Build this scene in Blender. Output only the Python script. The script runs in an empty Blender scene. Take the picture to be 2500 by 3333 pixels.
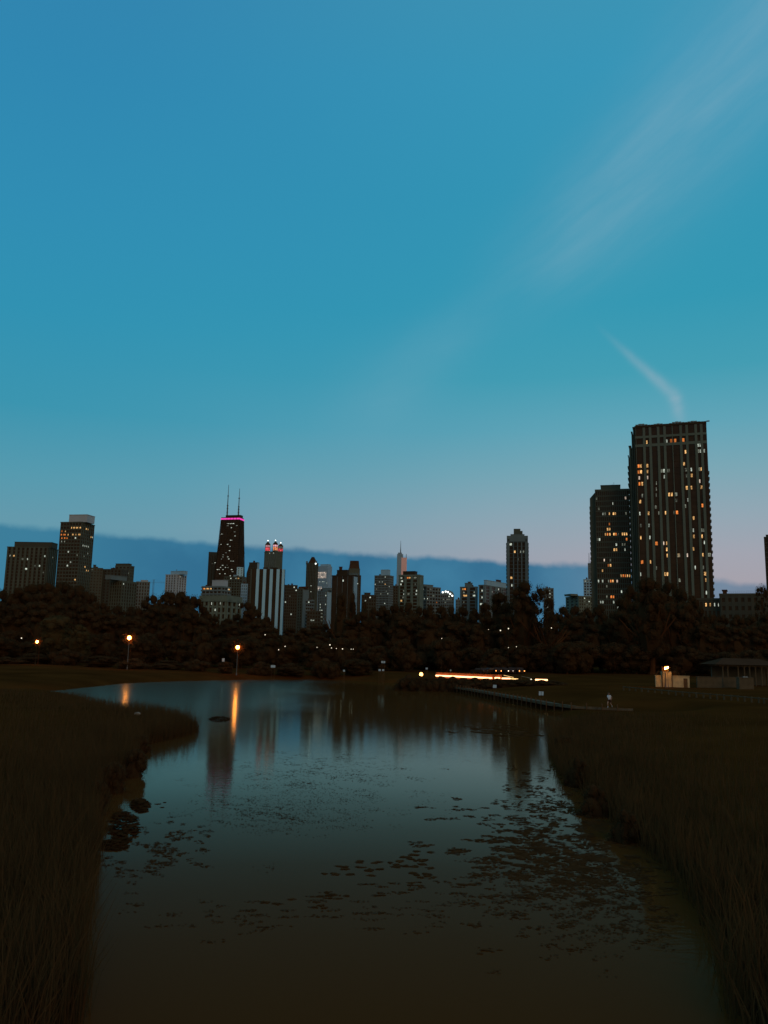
import bpy, bmesh, math, random
import numpy as np
from mathutils import Vector, Matrix
PI = math.pi
scene = bpy.context.scene
COL = scene.collection
rnd = random.Random(7)

scene.view_settings.view_transform = 'Standard'; scene.view_settings.look = 'None'
scene.view_settings.exposure = 0.0; scene.view_settings.gamma = 1.0
scene.render.engine = 'CYCLES'
scene.cycles.max_bounces = 6; scene.cycles.diffuse_bounces = 2; scene.cycles.glossy_bounces = 3
try: scene.cycles.use_denoising = True
except Exception: pass

# ------------------------------------------------------------------ camera
H_CAM = 7.0
F_PX = 2696.0
PITCH = math.radians(9.4)
ROLL = 0.021
CAM = Vector((0, 0, H_CAM))
FWD = Vector((0, math.cos(PITCH), math.sin(PITCH)))
_r0 = Vector((1, 0, 0)); _u0 = Vector((0, -math.sin(PITCH), math.cos(PITCH)))
RIGHT = _r0 * math.cos(ROLL) + _u0 * math.sin(ROLL)
UP = -_r0 * math.sin(ROLL) + _u0 * math.cos(ROLL)

def ray(px, py):
    return FWD + RIGHT * ((px - 1250) / F_PX) - UP * ((py - 1666.5) / F_PX)
def at(px, py, Y):
    d = ray(px, py); return CAM + d * (Y / d.y)
def gp(px, py, z=0.0):
    d = ray(px, py); return CAM + d * ((z - H_CAM) / d.z)
def proj(p):
    v = Vector(p) - CAM; w = v.dot(FWD)
    return 1250 + F_PX * v.dot(RIGHT) / w, 1666.5 - F_PX * v.dot(UP) / w

cd = bpy.data.cameras.new('camera'); cam = bpy.data.objects.new('camera', cd); COL.objects.link(cam)
cam.matrix_world = Matrix(((RIGHT.x, UP.x, -FWD.x, 0), (RIGHT.y, UP.y, -FWD.y, 0), (RIGHT.z, UP.z, -FWD.z, H_CAM), (0, 0, 0, 1)))
cd.sensor_fit = 'VERTICAL'; cd.angle = 2 * math.atan(1666.5 / F_PX)
cd.clip_start = 0.1; cd.clip_end = 30000
scene.camera = cam

# ------------------------------------------------------------------ materials
def new_mat(name):
    m = bpy.data.materials.new(name); m.use_nodes = True
    nt = m.node_tree; nt.nodes.clear()
    out = nt.nodes.new('ShaderNodeOutputMaterial')
    return m, nt, out

def surf(name, col, rough=0.85, var=0.25, scale=0.3, spec=0.3, metal=0.0, bump=0.0, objrand=0.0, ior=None):
    """Principled surface whose colour wanders with a noise (weathering) and from object to object."""
    m, nt, out = new_mat(name)
    b = nt.nodes.new('ShaderNodeBsdfPrincipled')
    tc = nt.nodes.new('ShaderNodeTexCoord')
    nz = nt.nodes.new('ShaderNodeTexNoise'); nz.inputs['Scale'].default_value = scale; nz.inputs['Detail'].default_value = 5
    nt.links.new(tc.outputs['Object'], nz.inputs['Vector'])
    mr = nt.nodes.new('ShaderNodeMapRange')
    mr.inputs['From Min'].default_value = 0.3; mr.inputs['From Max'].default_value = 0.7
    mr.inputs['To Min'].default_value = 1 - var; mr.inputs['To Max'].default_value = 1 + var
    nt.links.new(nz.outputs['Fac'], mr.inputs['Value'])
    fac = mr.outputs['Result']
    if objrand:
        oi = nt.nodes.new('ShaderNodeObjectInfo')
        m2 = nt.nodes.new('ShaderNodeMapRange'); m2.inputs['To Min'].default_value = 1 - objrand; m2.inputs['To Max'].default_value = 1 + objrand
        nt.links.new(oi.outputs['Random'], m2.inputs['Value'])
        mm = nt.nodes.new('ShaderNodeMath'); mm.operation = 'MULTIPLY'
        nt.links.new(fac, mm.inputs[0]); nt.links.new(m2.outputs['Result'], mm.inputs[1]); fac = mm.outputs[0]
    vm = nt.nodes.new('ShaderNodeVectorMath'); vm.operation = 'SCALE'
    vm.inputs[0].default_value = col[:3]
    nt.links.new(fac, vm.inputs['Scale'])
    nt.links.new(vm.outputs['Vector'], b.inputs['Base Color'])
    b.inputs['Roughness'].default_value = rough; b.inputs['Metallic'].default_value = metal
    b.inputs['Specular IOR Level'].default_value = spec
    if ior: b.inputs['IOR'].default_value = ior
    if bump:
        bp = nt.nodes.new('ShaderNodeBump'); bp.inputs['Strength'].default_value = bump
        nt.links.new(nz.outputs['Fac'], bp.inputs['Height']); nt.links.new(bp.outputs['Normal'], b.inputs['Normal'])
    nt.links.new(b.outputs['BSDF'], out.inputs['Surface'])
    return m

def glow(name, col, strength, mottled=0.0, sampled=False, scale=2.6):
    """Something that gives off light: a lamp, or a room behind a lit window (mottled by curtains and furniture)."""
    m, nt, out = new_mat(name)
    e = nt.nodes.new('ShaderNodeEmission'); e.inputs['Color'].default_value = (*col, 1)
    e.inputs['Strength'].default_value = strength
    if mottled:
        tc = nt.nodes.new('ShaderNodeTexCoord'); oi = nt.nodes.new('ShaderNodeObjectInfo')
        nz = nt.nodes.new('ShaderNodeTexNoise'); nz.noise_dimensions = '4D'; nz.inputs['Scale'].default_value = scale; nz.inputs['Detail'].default_value = 1
        mw = nt.nodes.new('ShaderNodeMath'); mw.operation = 'MULTIPLY'; mw.inputs[1].default_value = 57.0
        nt.links.new(oi.outputs['Random'], mw.inputs[0]); nt.links.new(mw.outputs[0], nz.inputs['W'])
        nt.links.new(tc.outputs['Object'], nz.inputs['Vector'])
        mr = nt.nodes.new('ShaderNodeMapRange'); mr.inputs['From Min'].default_value = 0.33; mr.inputs['From Max'].default_value = 0.62
        mr.inputs['To Min'].default_value = strength * (1 - mottled); mr.inputs['To Max'].default_value = strength * (1 + mottled)
        nt.links.new(nz.outputs['Fac'], mr.inputs['Value'])
        m2 = nt.nodes.new('ShaderNodeMapRange'); m2.inputs['To Min'].default_value = 0.45; m2.inputs['To Max'].default_value = 1.35
        mv = nt.nodes.new('ShaderNodeMath'); mv.operation = 'FRACT'
        mu = nt.nodes.new('ShaderNodeMath'); mu.operation = 'MULTIPLY'; mu.inputs[1].default_value = 13.7
        nt.links.new(oi.outputs['Random'], mu.inputs[0]); nt.links.new(mu.outputs[0], mv.inputs[0]); nt.links.new(mv.outputs[0], m2.inputs['Value'])
        mm = nt.nodes.new('ShaderNodeMath'); mm.operation = 'MULTIPLY'
        nt.links.new(mr.outputs['Result'], mm.inputs[0]); nt.links.new(m2.outputs['Result'], mm.inputs[1])
        nt.links.new(mm.outputs[0], e.inputs['Strength'])
    nt.links.new(e.outputs[0], out.inputs['Surface'])
    if not sampled: m.cycles.emission_sampling = 'NONE'
    return m

def leafy(name, col, var, objrand, scale=0.9):
    """leaves: half the light passes through them"""
    m = surf(name, col, rough=1.0, var=var, scale=scale, spec=0.0, objrand=objrand); nt = m.node_tree
    b = next(n for n in nt.nodes if n.type == 'BSDF_PRINCIPLED'); out = next(n for n in nt.nodes if n.type == 'OUTPUT_MATERIAL')
    src = b.inputs['Base Color'].links[0].from_socket
    d = nt.nodes.new('ShaderNodeBsdfDiffuse'); t = nt.nodes.new('ShaderNodeBsdfTranslucent'); mx = nt.nodes.new('ShaderNodeMixShader')
    nt.links.new(src, d.inputs[0]); nt.links.new(src, t.inputs[0]); mx.inputs[0].default_value = 0.5
    nt.links.new(d.outputs[0], mx.inputs[1]); nt.links.new(t.outputs[0], mx.inputs[2]); nt.links.new(mx.outputs[0], out.inputs['Surface'])
    nt.nodes.remove(b)
    return m

M = {}
M['olive_stone'] = surf('tan limestone', (0.105, 0.140, 0.105), var=0.12, scale=0.05)
M['brick'] = surf('dark brick', (0.080, 0.092, 0.062), var=0.15, scale=0.08)
M['brown_brick'] = surf('brown brick', (0.060, 0.060, 0.038), var=0.15, scale=0.08)
M['grey_stone'] = surf('grey stone', (0.135, 0.18, 0.17), var=0.14, scale=0.06)
M['cream'] = surf('cream stone', (0.13, 0.165, 0.12), var=0.2, scale=0.12)
M['pale_concrete'] = surf('pale concrete', (0.36, 0.42, 0.43), var=0.1, scale=0.05)
M['white_concrete'] = surf('blue white painted concrete', (0.36, 0.66, 0.76), var=0.06, scale=0.05)
M['blue_white'] = surf('blue white panels', (0.27, 0.44, 0.51), var=0.08, scale=0.05)
M['black_metal'] = surf('black anodised metal', (0.044, 0.029, 0.013), rough=0.6, var=0.2, scale=0.05, spec=0.1)
M['dark_roof'] = surf('dark roof', (0.085, 0.037, 0.016), var=0.2, scale=0.1, spec=0.1)
M['slate'] = surf('slate roof', (0.07, 0.04, 0.022), rough=1.0, var=0.2, scale=0.15, spec=0.0)
M['bronze_glass'] = surf('bronze tinted glass', (0.040, 0.023, 0.0095), rough=0.12, var=0.3, scale=0.15, spec=0.12)
M['grey_glass'] = surf('grey glass', (0.09, 0.08, 0.07), rough=0.15, var=0.25, scale=0.1, spec=0.5)
M['blue_glass'] = surf('sky blue curtain glass', (0.13, 0.24, 0.31), rough=0.2, var=0.12, scale=0.02, spec=0.9)
M['sunset_pink'] = surf('sunset pink wall', (0.95, 0.60, 0.52), rough=0.6, var=0.05, scale=0.02)  # white wall with the sunset glow put into its base colour
M['steel'] = surf('grey galvanised steel', (0.12, 0.13, 0.12), rough=0.5, var=0.1, scale=2, metal=0.2)
M['mast_steel'] = surf('dark mast steel', (0.10, 0.13, 0.14), rough=0.6, var=0.1, scale=1)
M['foliage'] = leafy('dark foliage', (0.088, 0.051, 0.022), 0.12, 0.06)
M['pale_foliage'] = leafy('greener foliage', (0.100, 0.070, 0.028), 0.2, 0.1)
M['bark'] = surf('bark', (0.08, 0.036, 0.014), rough=1.0, var=0.4, scale=2.5, spec=0.0)
M['ground'] = surf('dark lawn and earth', (0.074, 0.027, 0.006), rough=1.0, var=0.25, scale=0.12, spec=0.0)
M['reed'] = leafy('reed blades', (0.100, 0.050, 0.018), 0.2, 0.0, 0.5)
M['weed'] = surf('floating pond weed', (0.085, 0.034, 0.012), rough=1.0, var=0.3, scale=2.0, spec=0.0)
M['weed_dark'] = surf('dark weed mat', (0.050, 0.020, 0.007), rough=1.0, var=0.3, scale=3.0, spec=0.0)
M['deck_wood'] = surf('weathered deck boards', (0.105, 0.075, 0.040), rough=0.9, var=0.3, scale=1.5, spec=0.1)
M['timber'] = surf('dark timber', (0.10, 0.055, 0.025), rough=0.9, var=0.3, scale=3, spec=0.1)
M['sea_wall'] = surf('concrete embankment', (0.13, 0.075, 0.035), rough=0.95, var=0.3, scale=0.6, spec=0.1)
M['plaster'] = surf('pale plaster', (0.40, 0.32, 0.17), rough=0.9, var=0.25, scale=1.2, spec=0.1)  # base colour yellowed to strengthen the lamp's amber glow
M['dim_plaster'] = surf('dim grey plaster', (0.085, 0.07, 0.04), rough=0.9, var=0.2, scale=1.2, spec=0.1)  # much darker base colour than the other plaster
M['sign_white'] = surf('pale sign panel', (0.33, 0.42, 0.43), rough=0.6, var=0.08, scale=6)
M['car_grey'] = surf('dark car paint', (0.05, 0.022, 0.010), rough=0.6, spec=0.1, var=0.05, scale=1)
M['tyre'] = surf('tyre rubber', (0.03, 0.02, 0.015), rough=0.9, var=0.1, scale=4)
M['skin'] = surf('skin', (0.35, 0.22, 0.15), rough=0.7, var=0.05, scale=8)
M['hair'] = surf('dark hair', (0.05, 0.025, 0.012), rough=0.8, var=0.2, scale=20)
M['shirt'] = surf('pale blue white shirt', (0.62, 0.70, 0.74), rough=0.9, var=0.06, scale=10)
M['shorts'] = surf('black shorts', (0.06, 0.025, 0.012), rough=0.9, var=0.2, scale=10)
M['stone'] = surf('pale stone', (0.3, 0.28, 0.22), rough=0.9, var=0.3, scale=4)

M['win_w'] = glow('warm lit room', (1.0, 0.55, 0.20), 0.72, 0.75)
M['win_o'] = glow('orange lit room', (1.0, 0.28, 0.06), 0.66, 0.45)
M['win_c'] = glow('cool white lit room', (0.85, 0.95, 0.80), 0.52, 0.7)
M['win_p'] = glow('pinkish white lit room', (1.0, 0.78, 0.62), 0.75, 0.4)
M['win_d'] = glow('dim room and pane reflection', (0.70, 0.75, 0.58), 0.15, 0.8)
M['crown_pink'] = glow('magenta crown light', (1.0, 0.07, 0.52), 0.95)
M['crown_red'] = glow('red floodlit lantern', (1.0, 0.10, 0.13), 0.9, 0.6, scale=0.35)
M['crown_orange'] = glow('amber floodlit lantern', (1.0, 0.33, 0.14), 0.9, 0.6, scale=0.35)
M['crown_rose'] = glow('rose floodlit lantern', (1.0, 0.48, 0.55), 0.9, 0.3)
M['beacon'] = glow('white roof beacon', (0.95, 1.0, 0.95), 2.2)
M['sodium'] = glow('sodium lamp globe', (1.0, 0.25, 0.035), 72.0, sampled=True)
M['white_lamp'] = glow('small white lamp', (1.0, 0.88, 0.66), 1.4, sampled=False)
M['amber_lamp'] = glow('amber lamp', (1.0, 0.42, 0.11), 7.0, sampled=True)
M['strip_light'] = glow('hot strip light', (1.0, 0.45, 0.20), 4.5, sampled=True)
M['strip_light_soft'] = glow('yellow strip light', (1.0, 0.60, 0.22), 1.7, sampled=False)
M['wall_light'] = glow('amber wall lamp', (1.0, 0.38, 0.06), 150.0, sampled=True)
M['halo_board'] = surf('orange halo board', (0.34, 0.105, 0.035), rough=0.9, var=0.2, scale=2, spec=0.1)  # colour stands in for the orange glow fringe of the strip lights
M['headlight'] = glow('car lamp', (1.0, 0.80, 0.55), 4.0)
M['head_amber'] = glow('amber car lamp', (1.0, 0.36, 0.08), 4.0)

# ------------------------------------------------------------------ mesh helpers
class MB:
    def __init__(self): self.v = []; self.f = []
    def box(self, x0, y0, z0, x1, y1, z1):
        n = len(self.v)
        self.v += [(x0, y0, z0), (x1, y0, z0), (x1, y1, z0), (x0, y1, z0), (x0, y0, z1), (x1, y0, z1), (x1, y1, z1), (x0, y1, z1)]
        self.f += [(n, n+3, n+2, n+1), (n+4, n+5, n+6, n+7), (n, n+1, n+5, n+4), (n+1, n+2, n+6, n+5), (n+2, n+3, n+7, n+6), (n+3, n, n+4, n+7)]
        return self
    def prism(self, poly, z0, z1, top=None):
        """poly: ccw points in plan; top: optional other plan outline (tapering)."""
        n = len(self.v); k = len(poly); top = top or poly
        self.v += [(x, y, z0) for x, y in poly] + [(x, y, z1) for x, y in top]
        self.f += [tuple(range(n + k - 1, n - 1, -1)), tuple(range(n + k, n + 2 * k))]
        self.f += [(n + i, n + (i + 1) % k, n + k + (i + 1) % k, n + k + i) for i in range(k)]
        return self
    def cone(self, poly, z0, apex):
        n = len(self.v); k = len(poly)
        self.v += [(x, y, z0) for x, y in poly] + [tuple(apex)]
        self.f += [tuple(range(n + k - 1, n - 1, -1))] + [(n + i, n + (i + 1) % k, n + k) for i in range(k)]
        return self
    def tube(self, p0, p1, r0, r1=None, n=8):
        r1 = r0 if r1 is None else r1
        p0, p1 = Vector(p0), Vector(p1); d = (p1 - p0).normalized()
        a = d.orthogonal().normalized(); b = d.cross(a)
        s = len(self.v)
        for p, r in ((p0, r0), (p1, r1)):
            for i in range(n):
                t = 2 * PI * i / n; self.v.append(tuple(p + (a * math.cos(t) + b * math.sin(t)) * r))
        self.f += [(s + i, s + (i + 1) % n, s + n + (i + 1) % n, s + n + i) for i in range(n)]
        self.f += [tuple(range(s + n - 1, s - 1, -1)), tuple(range(s + n, s + 2 * n))]
        return self
    def ball(self, c, r, seg=12, rings=8, sq=(1, 1, 1)):
        s = len(self.v); c = Vector(c)
        self.v.append((c.x, c.y, c.z + r * sq[2]))
        for j in range(1, rings):
            ph = PI * j / rings
            for i in range(seg):
                th = 2 * PI * i / seg
                self.v.append((c.x + r * sq[0] * math.sin(ph) * math.cos(th), c.y + r * sq[1] * math.sin(ph) * math.sin(th), c.z + r * sq[2] * math.cos(ph)))
        self.v.append((c.x, c.y, c.z - r * sq[2])); e = len(self.v) - 1
        for i in range(seg):
            self.f.append((s, s + 1 + i, s + 1 + (i + 1) % seg))
            for j in range(rings - 2):
                a = s + 1 + j * seg
                self.f.append((a + i, a + seg + i, a + seg + (i + 1) % seg, a + (i + 1) % seg))
            a = s + 1 + (rings - 2) * seg
            self.f.append((a + i, e, a + (i + 1) % seg))
        return self
    def mesh(self, name, mat, smooth=False):
        me = bpy.data.meshes.new(name); me.from_pydata(self.v, [], self.f); me.update()
        if mat is not None: me.materials.append(mat)
        if smooth:
            for p in me.polygons: p.use_smooth = True
        return me
    def build(self, name, mat, parent=None, smooth=False):
        return link(name, self.mesh(name, mat, smooth), parent)

def link(name, me, parent=None):
    o = bpy.data.objects.new(name, me); COL.objects.link(o)
    if parent is not None: o.parent = parent
    return o
def tag(o, label=None, cat=None, group=None, kind=None):
    if label: o['label'] = label
    if cat: o['category'] = cat
    if group: o['group'] = group
    if kind: o['kind'] = kind
    return o
def empty(name, loc, rz=0.0):
    o = bpy.data.objects.new(name, None); COL.objects.link(o)
    o.location = loc; o.rotation_euler = (0, 0, rz); o.empty_display_size = 1
    return o

# ------------------------------------------------------------------ sky
def build_world():
    w = bpy.data.worlds.new("World"); scene.world = w; w.use_nodes = True
    nt = w.node_tree; nt.nodes.clear(); L = nt.links
    out = nt.nodes.new('ShaderNodeOutputWorld'); bg = nt.nodes.new('ShaderNodeBackground')
    L.new(bg.outputs[0], out.inputs[0])
    tc = nt.nodes.new('ShaderNodeTexCoord'); sp = nt.nodes.new('ShaderNodeSeparateXYZ')
    L.new(tc.outputs['Generated'], sp.inputs[0])
    def put(sock, v):
        if isinstance(v, (int, float)): sock.default_value = v
        else: L.new(v, sock)
    def m(op, a, b=0.0, c=None):
        n = nt.nodes.new('ShaderNodeMath'); n.operation = op; put(n.inputs[0], a); put(n.inputs[1], b)
        if c is not None: put(n.inputs[2], c)
        return n.outputs[0]
    def sstep(x, a, b, lo=0.0, hi=1.0):
        n = nt.nodes.new('ShaderNodeMapRange'); n.interpolation_type = 'SMOOTHSTEP'
        put(n.inputs['Value'], x); n.inputs['From Min'].default_value = a; n.inputs['From Max'].default_value = b
        n.inputs['To Min'].default_value = lo; n.inputs['To Max'].default_value = hi
        return n.outputs['Result']
    def mix(f, a, b):
        n = nt.nodes.new('ShaderNodeMix'); n.data_type = 'RGBA'; put(n.inputs['Factor'], f)
        for s, v in ((n.inputs[6], a), (n.inputs[7], b)):
            if isinstance(v, tuple): s.default_value = (*v, 1)
            else: L.new(v, s)
        return n.outputs[2]
    def lin(c):
        return tuple((x / 255 / 12.92 if x / 255 <= 0.04045 else ((x / 255 + 0.055) / 1.055) ** 2.4) for x in c)
    X, Y, Z = sp.outputs
    deg = 180 / PI
    el = m('MULTIPLY', m('ARCSINE', Z), deg)
    az = m('MULTIPLY', m('ARCTAN2', X, Y), deg)          # 0 ahead, positive to the right (west)
    def noise(scale, detail, vec=None, rough=0.5):
        n = nt.nodes.new('ShaderNodeTexNoise'); n.inputs['Scale'].default_value = scale; n.inputs['Detail'].default_value = detail
        n.inputs['Roughness'].default_value = rough
        L.new(vec if vec is not None else tc.outputs['Generated'], n.inputs['Vector']); return n.outputs['Fac']
    n1 = noise(2.2, 3); n2 = noise(9, 5); n3 = noise(40, 4)
    def ramp(stops):
        n = nt.nodes.new('ShaderNodeValToRGB'); r = n.color_ramp; r.interpolation = 'EASE' if False else 'LINEAR'
        lo, hi = -10.0, 90.0
        t = m('DIVIDE', m('SUBTRACT', el, lo), hi - lo)
        L.new(t, n.inputs[0])
        while len(r.elements) < len(stops): r.elements.new(0.5)
        for e, (d, c) in zip(r.elements, stops):
            e.position = (d - lo) / (hi - lo); e.color = (*lin(c), 1)
        return n.outputs[0]
    # left (dusky, bluer) and right (afterglow) sides of the southern sky
    left = ramp([(-10, (60, 118, 146)), (3, (72, 134, 160)), (7.6, (97, 151, 170)), (10.5, (83, 152, 173)), (15, (56, 147, 174)), (21, (46, 144, 177)), (27, (46, 140, 178)), (35, (46, 134, 176)), (43, (50, 130, 173)), (90, (30, 80, 120))])
    right = ramp([(-10, (150, 140, 150)), (3, (166, 156, 164)), (6.5, (160, 162, 174)), (9, (145, 165, 178)), (12, (122, 166, 180)), (15, (96, 163, 182)), (18.5, (66, 156, 178)), (23, (50, 151, 178)), (30, (49, 148, 179)), (37, (54, 148, 182)), (43, (62, 146, 178)), (90, (30, 80, 120))])
    side = sstep(m('ADD', az, m('MULTIPLY', m('SUBTRACT', n1, 0.5), 14)), -26, 20)
    sky = mix(side, left, right)
    # the sky behind the viewer: dusk blue with the last warm light low in the north-west
    back = ramp([(-10, (120, 100, 80)), (2, (158, 138, 122)), (8, (148, 148, 146)), (18, (112, 144, 158)), (35, (88, 134, 158)), (90, (40, 90, 125))])
    bf = sstep(m('ABSOLUTE', az), 55, 110)
    sky = mix(bf, sky, back)
    # broad soft cirrus from the upper right towards the centre
    # axis through (az 23, el 38) and (az 6, el 20)
    def band(x0, y0, x1, y1, w0, w1, soft_start, soft_end, wob, namp):
        dx, dy = x1 - x0, y1 - y0; Ln = math.hypot(dx, dy); ux, uy = dx / Ln, dy / Ln
        ax = m('SUBTRACT', az, x0); ay = m('SUBTRACT', el, y0)
        t = m('DIVIDE', m('ADD', m('MULTIPLY', ax, ux), m('MULTIPLY', ay, uy)), Ln)
        s = m('SUBTRACT', m('MULTIPLY', ay, ux), m('MULTIPLY', ax, uy))
        s = m('ADD', s, m('MULTIPLY', m('SUBTRACT', n1, 0.5), wob))
        wd = m('ADD', w0, m('MULTIPLY', t, w1 - w0))
        g = m('DIVIDE', s, wd)
        g = m('POWER', 2.71828, m('MULTIPLY', m('MULTIPLY', g, g), -1.0))
        env = m('MULTIPLY', sstep(t, soft_start[0], soft_start[1]), sstep(t, soft_end[0], soft_end[1], 1.0, 0.0))
        cv = nt.nodes.new('ShaderNodeCombineXYZ'); L.new(m('MULTIPLY', t, 3.2), cv.inputs[0]); L.new(m('ADD', m('MULTIPLY', s, 0.55), m('MULTIPLY', t, 1.5)), cv.inputs[1])
        fib = noise(1.0, 6, cv.outputs[0], 0.6)
        tex = m('ADD', 1 - namp * 0.35, m('MULTIPLY', m('SUBTRACT', fib, 0.5), namp * 2))
        return m('MULTIPLY', m('MULTIPLY', g, env), tex), t
    front = sstep(m('ABSOLUTE', az), 50, 80, 1.0, 0.0)
    c1, _ = band(33, 40.4, 4.5, 21.4, 4.6, 2.6, (-0.2, 0.2), (0.58, 1.0), 4.5, 0.75)
    c1 = m('MULTIPLY', m('MULTIPLY', c1, front), 0.30)
    sky = mix(c1, sky, lin((150, 182, 196)))
    c1b, _ = band(8.5, 24.3, -4, 15.0, 1.5, 3.0, (-0.1, 0.35), (0.6, 1.15), 3.0, 0.4)
    sky = mix(m('MULTIPLY', m('MULTIPLY', c1b, front), 0.11), sky, lin((150, 182, 198)))
    # short contrail above the tall tower
    c2, t2 = band(15.2, 21.4, 20.1, 16.6, 0.20, 0.40, (-0.15, 0.75), (0.93, 1.05), 0.0, 0.5)
    sky = mix(m('MULTIPLY', m('MULTIPLY', c2, front), 0.26), sky, lin((192, 190, 200)))
    c3, _ = band(19.9, 16.8, 20.3, 14.4, 0.40, 0.35, (-0.05, 0.1), (0.3, 1.0), 0.0, 0.5)
    sky = mix(m('MULTIPLY', m('MULTIPLY', c3, front), 0.24), sky, lin((190, 188, 200)))
    # flat-topped blue cloud bank low over the city, its top sinking towards the right
    edge = m('ADD', m('SUBTRACT', m('ADD', 6.5, m('MULTIPLY', az, -0.032)), m('ADD', sstep(az, 0, 16, 0.0, 0.2), sstep(az, 15, 26, 0.0, 1.0))), m('ADD', m('MULTIPLY', m('SUBTRACT', noise(16, 6, None, 0.65), 0.5), 0.6), m('MULTIPLY', m('SUBTRACT', n3, 0.5), 0.5)))
    bank = sstep(m('SUBTRACT', el, edge), -0.35, 0.2, 1.0, 0.0)
    bank = m('MULTIPLY', bank, sstep(az, 8, 24, 0.97, 0.6))
    bank = m('MULTIPLY', bank, front)
    n4 = noise(14, 4)
    bcol = mix(sstep(n4, 0.35, 0.7), lin((40, 104, 140)), lin((52, 118, 152)))
    bcol = mix(sstep(az, -25, -12, 0.0, 1.0), lin((54, 122, 152)), bcol)
    sky = mix(bank, sky, bcol)
    L.new(sky, bg.inputs['Color']); bg.inputs['Strength'].default_value = 1.0
    # a very weak Nishita sky with the sun on the horizon supplies the last direct skylight
    ns = nt.nodes.new('ShaderNodeTexSky'); ns.sky_type = 'NISHITA'; ns.sun_disc = False
    ns.sun_elevation = SUN_EL; ns.sun_rotation = SUN_AZ
    b2 = nt.nodes.new('ShaderNodeBackground'); b2.inputs['Strength'].default_value = 0.002
    L.new(ns.outputs[0], b2.inputs['Color'])
    ad = nt.nodes.new('ShaderNodeAddShader'); L.new(bg.outputs[0], ad.inputs[0]); L.new(b2.outputs[0], ad.inputs[1])
    L.new(ad.outputs[0], out.inputs[0])
SUN_EL = math.radians(6); SUN_AZ = math.radians(155)
build_world()
sd = bpy.data.lights.new('sun', 'SUN'); sd.energy = 0.5; sd.color = (1.0, 0.47, 0.16); sd.angle = math.radians(40)
so = bpy.data.objects.new('sun', sd); COL.objects.link(so)
# shining from behind the viewer and to the right
_d = Vector((math.sin(SUN_AZ) * math.cos(SUN_EL), math.cos(SUN_AZ) * math.cos(SUN_EL), math.sin(math.radians(24))))
so.rotation_euler = _d.to_track_quat('Z', 'Y').to_euler()

# ------------------------------------------------------------------ pond, ground
far_shore = [(-120, 2262), (60, 2252), (200, 2247), (300, 2236), (400, 2225), (500, 2220), (640, 2216), (770, 2213), (900, 2212), (1040, 2212), (1120, 2214), (1250, 2222), (1362, 2226), (1424, 2240), (1560, 2268), (1700, 2294), (1830, 2322)]
right_bank = [(1835, 2350), (1812, 2400), (1808, 2450), (1838, 2520), (1915, 2570), (1968, 2640), (2040, 2690), (2115, 2760), (2195, 2820), (2255, 2890), (2310, 2960), (2360, 3040), (2400, 3110), (2450, 3330)]
left_bank = [(205, 3333), (215, 3060), (235, 2940), (280, 2800), (275, 2690), (300, 2590), (385, 2520), (430, 2460), (455, 2425), (520, 2412), (590, 2396), (636, 2382), (600, 2366), (500, 2342), (420, 2318), (340, 2296), (250, 2270), (150, 2256), (-120, 2266)]
pond = [gp(*p).xy for p in far_shore + right_bank]
pond += [Vector((8.6, -4)), Vector((12, -30)), Vector((-12, -30)), Vector((-7.5, -4))]
pond += [gp(*p).xy for p in left_bank[:-1]]
PX = np.array([(p.x, p.y) for p in pond])
def pond_sd(P):
    """signed distance to the pond outline (negative in the water)"""
    P = np.asarray(P, float); A = PX; B = np.roll(PX, -1, 0)
    d2 = np.full(len(P), 1e18); ins = np.zeros(len(P), bool)
    for a, b in zip(A, B):
        e = b - a; w = P - a
        t = np.clip((w @ e) / max(e @ e, 1e-9), 0, 1)
        q = w - t[:, None] * e
        d2 = np.minimum(d2, (q * q).sum(1))
        c = ((a[1] > P[:, 1]) != (b[1] > P[:, 1]))
        with np.errstate(divide='ignore', invalid='ignore'):
            xi = (b[0] - a[0]) * (P[:, 1] - a[1]) / (b[1] - a[1]) + a[0]
        ins ^= c & (P[:, 0] < xi)
    d = np.sqrt(d2)
    return np.where(ins, -d, d)
BWPIX = [(1418, 2229), (1500, 2241), (1600, 2259), (1700, 2277), (1780, 2292), (1860, 2302), (1960, 2307), (2060, 2311)]
BW = np.array([tuple(gp(x, y, .75).xy) for x, y in BWPIX]) + [.6, .9]
def hz(P):
    """ground height"""
    P = np.asarray(P, float); s = pond_sd(P)
    z = np.where(s < 0, np.maximum(s * 0.5, -0.9) - 0.02, 0.02 + 0.75 * (1 - np.exp(-np.maximum(s, 0) / 1.6)) + 1.3 * (1 - np.exp(-np.maximum(s, 0) / 22.0)))
    z += np.where(s > 1, 0.10 * np.sin(P[:, 0] * 0.21 + 1.3 * np.sin(P[:, 1] * 0.13)) * np.minimum(1, s / 10), 0)
    # the lawn is cut down to the level of the boardwalk that crosses its edge
    q = np.full(len(P), 1e9)
    for a, b in zip(BW[:-1], BW[1:]):
        e = b - a; w = P - a; t = np.clip((w @ e) / (e @ e), 0, 1); r = w - t[:, None] * e; q = np.minimum(q, np.hypot(r[:, 0], r[:, 1]))
    k = np.clip((q - 3.0) / 7.0, 0, 1); k = k * k * (3 - 2 * k)
    return np.where(z > .58, .58 + (z - .58) * k, z)
def gz(x, y): return float(hz([(x, y)])[0])

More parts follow.
